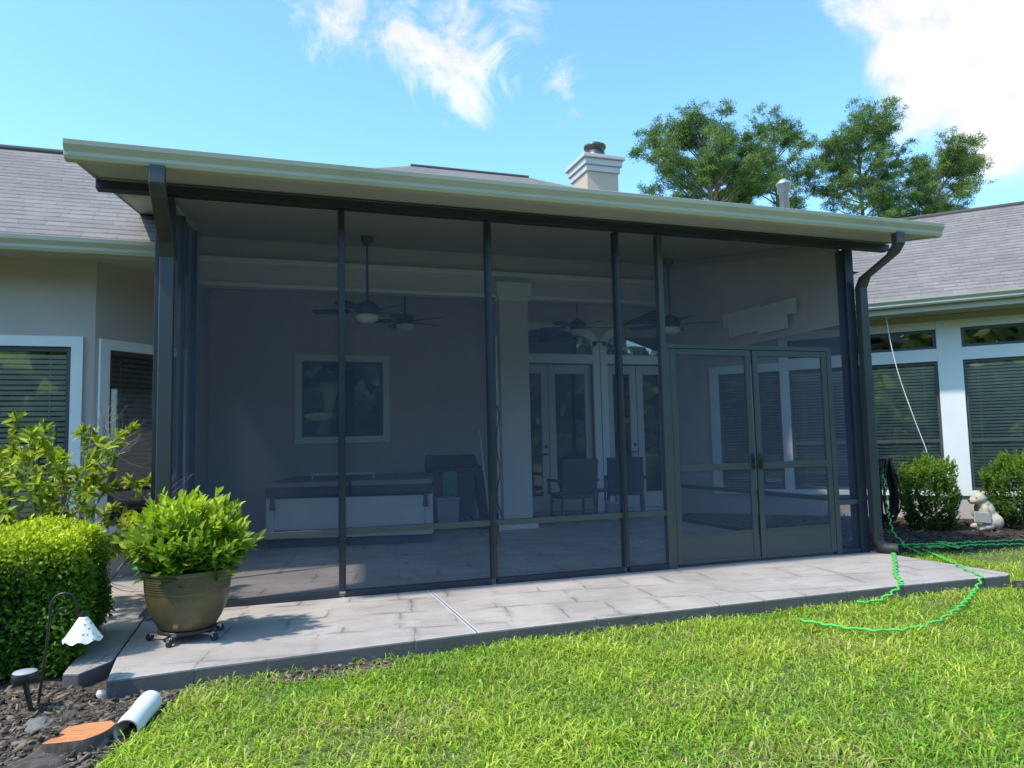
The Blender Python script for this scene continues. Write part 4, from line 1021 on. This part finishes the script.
# local frame: the animal faces -x (left in the photo), -y is towards the viewer
st = empty('animal_statue', (9.86, 1.28, -.1), 'cream cast stone sitting animal statue holding a small board', 'statue', rz=R(-22))
meta('body', [((.09, 0, .14), (.15, .13, .15)), ((.06, 0, .25), (.12, .115, .14)), ((.02, -.01, .35), (.09, .09, .08)), ((-.03, -.02, .43), (.10, .095, .088)), ((-.11, -.035, .40), (.062, .056, .046)), ((-.150, -.04, .405), .024),
              ((-.0, -.085, .505), (.026, .018, .030)), ((.015, .06, .505), (.026, .018, .030)), ((-.005, -.125, .27), (.05, .04, .085)), ((-.06, -.14, .205), (.05, .034, .034)), ((-.02, .11, .25), (.05, .04, .09)),
              ((.0, -.12, .06), (.10, .055, .05)), ((-.09, -.135, .04), (.05, .042, .035)), ((.0, .11, .05), (.11, .05, .045)), ((.15, -.09, .12), (.085, .07, .10)), ((.05, -.10, .10), (.09, .06, .07))], .011, M['statue'], st, 3)
b = MB()
for p_ in ((-.092, -.085, .445), (-.098, .03, .448)): b.lathe([(.009, -.006), (.011, 0), (.007, .007), (.001, .009)], p_, 10)
b.lathe([(.001, -.014), (.016, -.006), (.017, .004), (.001, .012)], (-.170, -.042, .415), 12); b.build('face_marks', M['black'], st)
b = MB(); b.box(-.155, .075, -.012, .012, -.07, .075, fr=lambda x, y, z: (x-.045, y-.175+x*.12, z+.185-x*.12)); b.build('board', M['signstone'], st, bevel=.01)

hs = empty('hose_stand', (8.95, 2.00, -.1), 'black garden hose coiled in long loops on a stand by the downspout', 'hose stand')
b = MB(); b.tube([(0, .06, 0), (0, .06, .98)], .018, 8); b.tube([(-.12, .06, .95), (-.1, -.08, .98), (.1, -.08, .98), (.12, .06, .95)], .012, 8); b.build('stand', M['black'], hs)
b = MB()
for k in range(9):
    wv = .10+.012*(k % 4)+.10*rng.random(); zb_ = .10+.10*rng.random(); yo = -.07+.018*k-.04
    pts = []
    for a in np.linspace(0, 2*math.pi, 28):
        zz_ = math.cos(a); pts.append((wv*math.sin(a)*(1.25-.75*(zz_*.5+.5))+.02*rng.normal()*.2+.02*math.sin(k), yo, zb_+(1.0-zb_)*(zz_*.5+.5)))
    b.tube(pts, .013, 7, cap=False)
b.build('coiled_hose', M['rubber'], hs)

def wiggle(pts, amp, wl, z0=None):
    pts = [Vector(p_) for p_ in pts]; out = []; s_ = 0; ph = 0
    # catmull-rom
    for i in range(len(pts)-1):
        p0, p1, p2, p3 = pts[max(i-1, 0)], pts[i], pts[i+1], pts[min(i+2, len(pts)-1)]
        m = max(6, int((p2-p1).length/(wl/9)))
        for k in range(m):
            t = k/m; out.append(.5*((2*p1)+(p2-p0)*t+(2*p0-5*p1+4*p2-p3)*t*t+(3*p1-p0-3*p2+p3)*t**3))
    out.append(pts[-1]); res = [out[0]]
    for i in range(1, len(out)):
        d = out[i]-out[i-1]; s_ += d.length; d.normalize()
        side_ = d.cross(Vector((0, 0, 1))); side_ = side_.normalized() if side_.length > .1 else Vector((1, 0, 0))
        ph += d.dot(d)*0+ (out[i]-out[i-1]).length/wl*2*math.pi*(1+.25*math.sin(s_*3))
        res.append(out[i]+side_*amp*math.sin(ph)+Vector((0, 0, amp*.5*abs(math.cos(ph)))))
    return res
G = -.055; GS = .018; GL = -.05
b = MB()
hp = lambda *a: b.tube(wiggle(*a), .0085, 7)
hp([(8.0, 1.05, .72), (7.97, 1.0, .5), (7.93, .95, .30), (7.84, .80, .05), (7.78, .62, -.04), (7.58, .42, G), (7.46, .18, G), (7.28, -.1, G-.0)], .012, .12)
hp([(7.50, .50, G), (7.80, .42, G), (8.05, .36, G), (8.3, .30, G), (8.8, .22, G), (9.3, .1, G), (9.9, -.1, G)], .022, .14)
hp([(7.60, .30, G), (7.75, .20, G), (7.99, .10, G), (8.25, .12, G), (8.55, .02, G), (8.9, -.10, G), (9.4, -.25, G), (9.9, -.35, G)], .022, .14)
hp([(7.78, .28, G), (7.9, .12, -.03), (8.0, .22, -.02), (7.86, .20, -.01), (7.95, .05, G), (8.1, .18, G), (7.98, .26, -.02)], .015, .10)
hp([(7.35, .30, G), (7.10, .18, G), (6.80, -.20, -.0), (6.55, -.46, GS), (6.15, -.86, GS), (5.80, -1.20, GS), (5.62, -1.42, GS), (5.45, -1.56, -.0), (5.15, -1.66, GL), (4.95, -1.66, GL)], .017, .16)
hp([(7.55, .12, G), (7.30, -.30, G), (6.98, -.72, -.03), (6.72, -1.0, .015), (6.55, -1.25, .015), (6.40, -1.50, .0), (6.05, -1.72, GL), (5.6, -2.0, GL), (5.2, -2.22, GL), (4.85, -2.36, GL), (4.55, -2.38, GL), (4.36, -2.26, GL), (4.25, -2.05, GL), (4.2, -1.9, GL)], .014, .17)
tag(b.build('garden_hose', M['hose']), 'bright green crinkled garden hose trailing over the patio end and lawn', 'garden hose')
b = MB(); b.tube(wiggle([(9.93, 2.72, 3.06), (9.96, 2.68, 2.6), (10.02, 2.62, 2.1), (10.13, 2.52, 1.5), (10.28, 2.40, .75), (10.3, 2.35, -.08)], .004, .5), .007, 6)
tag(b.build('hanging_cable', M['cable']), 'thin white cable hanging from the right wing eave behind the shrub', 'cable')
dr = empty('drain_outlet', (6.72, -1.60, -.1), 'small black drain outlet under the right end of the patio edge', 'drain')
b = MB(); b.lathe([(.06, 0), (.06, .05), (.05, .055), (.045, .03), (.045, .0)], (0, 0, 0), 16); b.build('pipe_end', M['rubber'], dr)
b = MB(); b.lathe([(.045, .035), (.02, .05), (.001, .052)], (0, 0, 0), 12, cap=False); b.build('cap', M['black'], dr)

# ------------------------------------------------------------------ grass
def grass(n, xr, yr, dens_fn, name='grass'):
    q = np.stack([rng.uniform(*xr, n), rng.uniform(*yr, n)], 1)
    q = q[rng.random(n) < dens_fn(q[:, 0], q[:, 1])]; n = len(q)
    clump = np.sin(q[:, 0]*5.3+1.7*np.sin(q[:, 1]*3.1))*np.sin(q[:, 1]*6.1+1.3*np.sin(q[:, 0]*2.7))
    big = np.sin(q[:, 0]*1.1+.5)*np.sin(q[:, 1]*1.7+q[:, 0]*.6)
    P0 = np.concatenate([q, np.full((n, 1), -.102)], 1)
    az = rng.uniform(0, 2*np.pi, n); A = np.stack([np.cos(az), np.sin(az), np.zeros(n)], 1)
    Sd = np.stack([-np.sin(az), np.cos(az), np.zeros(n)], 1)
    h = (.018+.050*rng.random(n)**1.8)*(1+.35*clump); lean = .3+1.5*rng.random(n); w_ = (.0016+.0032*rng.random(n)**1.5)[:, None]
    Z = np.array([0, 0, 1.])
    h_ = h[:, None]; le = lean[:, None]
    a = P0; m1 = P0+Z*h_*.5+A*h_*le*.22; m2 = P0+Z*h_*(.88-.12*le)+A*h_*le*.62; tip = P0+Z*h_*(1.0-.35*le)+A*h_*le*1.15
    tw = Sd+A*rng.normal(size=(n, 1))*.4
    V = np.stack([a-tw*w_*.7, a+tw*w_*.7, m1-tw*w_, m1+tw*w_, m2-tw*w_*.8, m2+tw*w_*.8, tip], 1).reshape(-1, 3)
    o = (np.arange(n)*7)[:, None]
    F4 = np.concatenate([o+np.array([[0, 1, 3, 2]]), o+np.array([[2, 3, 5, 4]])]); F3 = o+np.array([[4, 5, 6]])
    t = np.clip(.42+.20*clump+.25*big+rng.normal(size=n)*.28, 0, 1)
    c_ = lerp((.17, .36, .03), (.54, .61, .08), t)*(.6+.75*rng.random((n, 1)))
    pat = np.sin(q[:, 0]*2.3+2*np.sin(q[:, 1]*1.9))*np.sin(q[:, 1]*3.7+1.4*np.sin(q[:, 0]*1.6)+.7)
    dry = rng.random(n) < np.clip(.07+.45*np.clip(pat-.35, 0, 1)+.05*clump, .02, 1); c_[dry] = np.array([.52, .44, .20])*(.7+.5*rng.random((dry.sum(), 1)))
    return tag(np_mesh(name, V, [F4, F3], M['grass'], None, np.repeat(c_, 7, 0)), kind='stuff')
sx_ = np.array([p_[0] for p_ in slab_poly[:11]]); 
def dens(x, y):
    d = np.ones_like(x)
    edge = np.interp(x, [-.1, .4, 1.1, 2, 3.2, 5.6, 6.5, 6.7, 6.8], [-1.70, -1.65, -1.60, -1.54, -1.51, -1.485, -1.52, -1.52, -1.4])
    d[(x < 6.81) & (y > edge-.01)] = 0
    d[(x >= 6.81) & (y > np.interp(x, [6.81, 7.4, 8, 9.1, 10, 11.4], [.25, .1, -.05, .0, -.3, -1.15]))] = 0
    # the soil bed at the left
    d[x < np.interp(y, [-3.4, -2.9, -2.35, -1.95, -1.66], [-.3, -.05, .15, .26, .31])] = 0
    # bare patch against the slab edge
    r = np.hypot((x-1.12)/.38, (y+1.72)/.13); d *= np.clip((r-.6)*1.6, .05, 1)
    dist = np.hypot(x-.717, y+6.192); d *= np.clip(1.35-dist*.09, .22, 1)
    d *= .72+.28*np.sin(x*3.7+np.sin(y*4))*np.sin(y*4.3+x)
    return np.clip(d, 0, 1)
grass(300000, (-.4, 7.6), (-4.6, -.0), dens)
grass(60000, (6.8, 14), (-4, .3), lambda x, y: dens(x, y)*1.0, 'grass')
grass(30000, (-3.5, 9), (-7.5, -4.6), lambda x, y: (x > -.4)*.8, 'grass')

# ------------------------------------------------------------------ pines beyond the house
def pine(loc, height, crown0, rad, nl, label, seed, flat=.5, bend=0.0, asym=0.0):
    rs = np.random.default_rng(seed)
    root = empty('pine_tree', loc, label, 'pine tree', 'pine trees standing beyond the roofs')
    b = MB(); br = MB()
    tr = lambda z: Vector((bend*math.sin(z/height*2.2)+.15*math.sin(z*.5+seed), .15*math.cos(z*.4+seed), z))
    zs = np.linspace(0, height*.96, 16)
    b.tube([tr(z) for z in zs], [.26*(1-.8*z/height)+.02 for z in zs], 8); b.build('trunk', M['bark'], root)
    T = []
    for i in range(nl):
        f = rs.random()**.8; z = crown0+(height*.95-crown0)*f
        az = i*2.4+rs.normal()*.4
        prof_ = math.sin(math.pi*(.18+.72*f))**.7
        ln = rad*prof_*(.6+.5*rs.random())*(1+asym*math.cos(az))
        p = tr(z); d = Vector((math.cos(az), math.sin(az), .25+.5*f+.2*rs.random())).normalized(); pts = [p]
        for k in range(5):
            d = (d+Vector((rs.normal()*.13, rs.normal()*.13, .05+rs.normal()*.08))).normalized(); pts.append(pts[-1]+d*ln/5)
        br.tube(pts, [.07, .058, .047, .036, .026, .014], 5, cap=False)
        for k in range(3+int(ln*1.15)):
            t = .38+.62*rs.random(); j = min(int(t*5), 4); q = pts[j].lerp(pts[j+1], t*5-j)
            sd = (d+Vector(rs.normal(size=3)*.8)+Vector((0, 0, .3))).normalized(); sl_ = .4+.75*rs.random()
            e = q+sd*sl_; br.tube([q, q.lerp(e, .5)+Vector((0, 0, -.04)), e], [.024, .018, .009], 4, cap=False)
            for m in range(6):
                g_ = rs.normal(size=3)*np.array([.33, .33, .14]); T.append(e+Vector(g_))
        T.append(pts[-1])
    br.build('limb', M['bark'], root)
    T = np.array([tuple(x) for x in T]); per = 52; n = len(T)*per
    per = 40; n = len(T)*per; C = np.repeat(T, per, 0); u = unit(rs.normal(size=(n, 3))+np.array([0, 0, .45]))
    tone = np.repeat(np.clip(.4+rs.normal(size=len(T))*.28, 0, 1), per)
    cols = lerp((.06, .125, .045), (.27, .36, .09), tone)*(.7+.6*rs.random((n, 1)))
    V, F = leaves(C+u*.02+rs.normal(size=(n, 3))*np.array([.13, .13, .09]), unit(u+rs.normal(size=(n, 3))*.5), rs.normal(size=(n, 3)), .13+.12*rs.random(n), .028+.02*rs.random(n), .1, .1)
    np_mesh('crown', V, [F], M['needle'], root, np.repeat(cols, 6, 0))
    return root
pine((29.6, 36, -.1), 22.7, 14.0, 5.3, 56, 'broad leftmost pine tree with low limbs right of the chimney', 11, asym=-.15)
pine((36.0, 37, -.1), 24.6, 15.0, 3.3, 34, 'slender pine tree behind the vent pipe', 12)
pine((42.0, 36, -.1), 25.4, 15.0, 4.4, 46, 'tallest pine tree with an open crown, third from the left', 13, bend=.8)
pine((49.3, 36, -.1), 22.4, 14.5, 5.7, 44, 'wide spreading pine tree nearest the right wing roof', 14, bend=.5, asym=.15)

# ------------------------------------------------------------------ woodland across the lawn behind the viewer (seen only in window reflections)
n = 26000
u = rng.random(n); ang = (u*1.5-.25)*math.pi
cx = -65+125*u; hh = 8+2*np.sin(cx*.35)+2*np.sin(cx*.9)
P_ = np.stack([cx, -34+rng.normal(size=n)*2.5, rng.random(n)*hh], 1)
leaf_obj('woodland', P_, rdir(n), rdir(n), 1.2+.9*rng.random(n), .8+.5*rng.random(n), lerp((.08, .14, .05), (.40, .46, .2), rng.random(n)), M['leaf'])['kind'] = 'stuff'
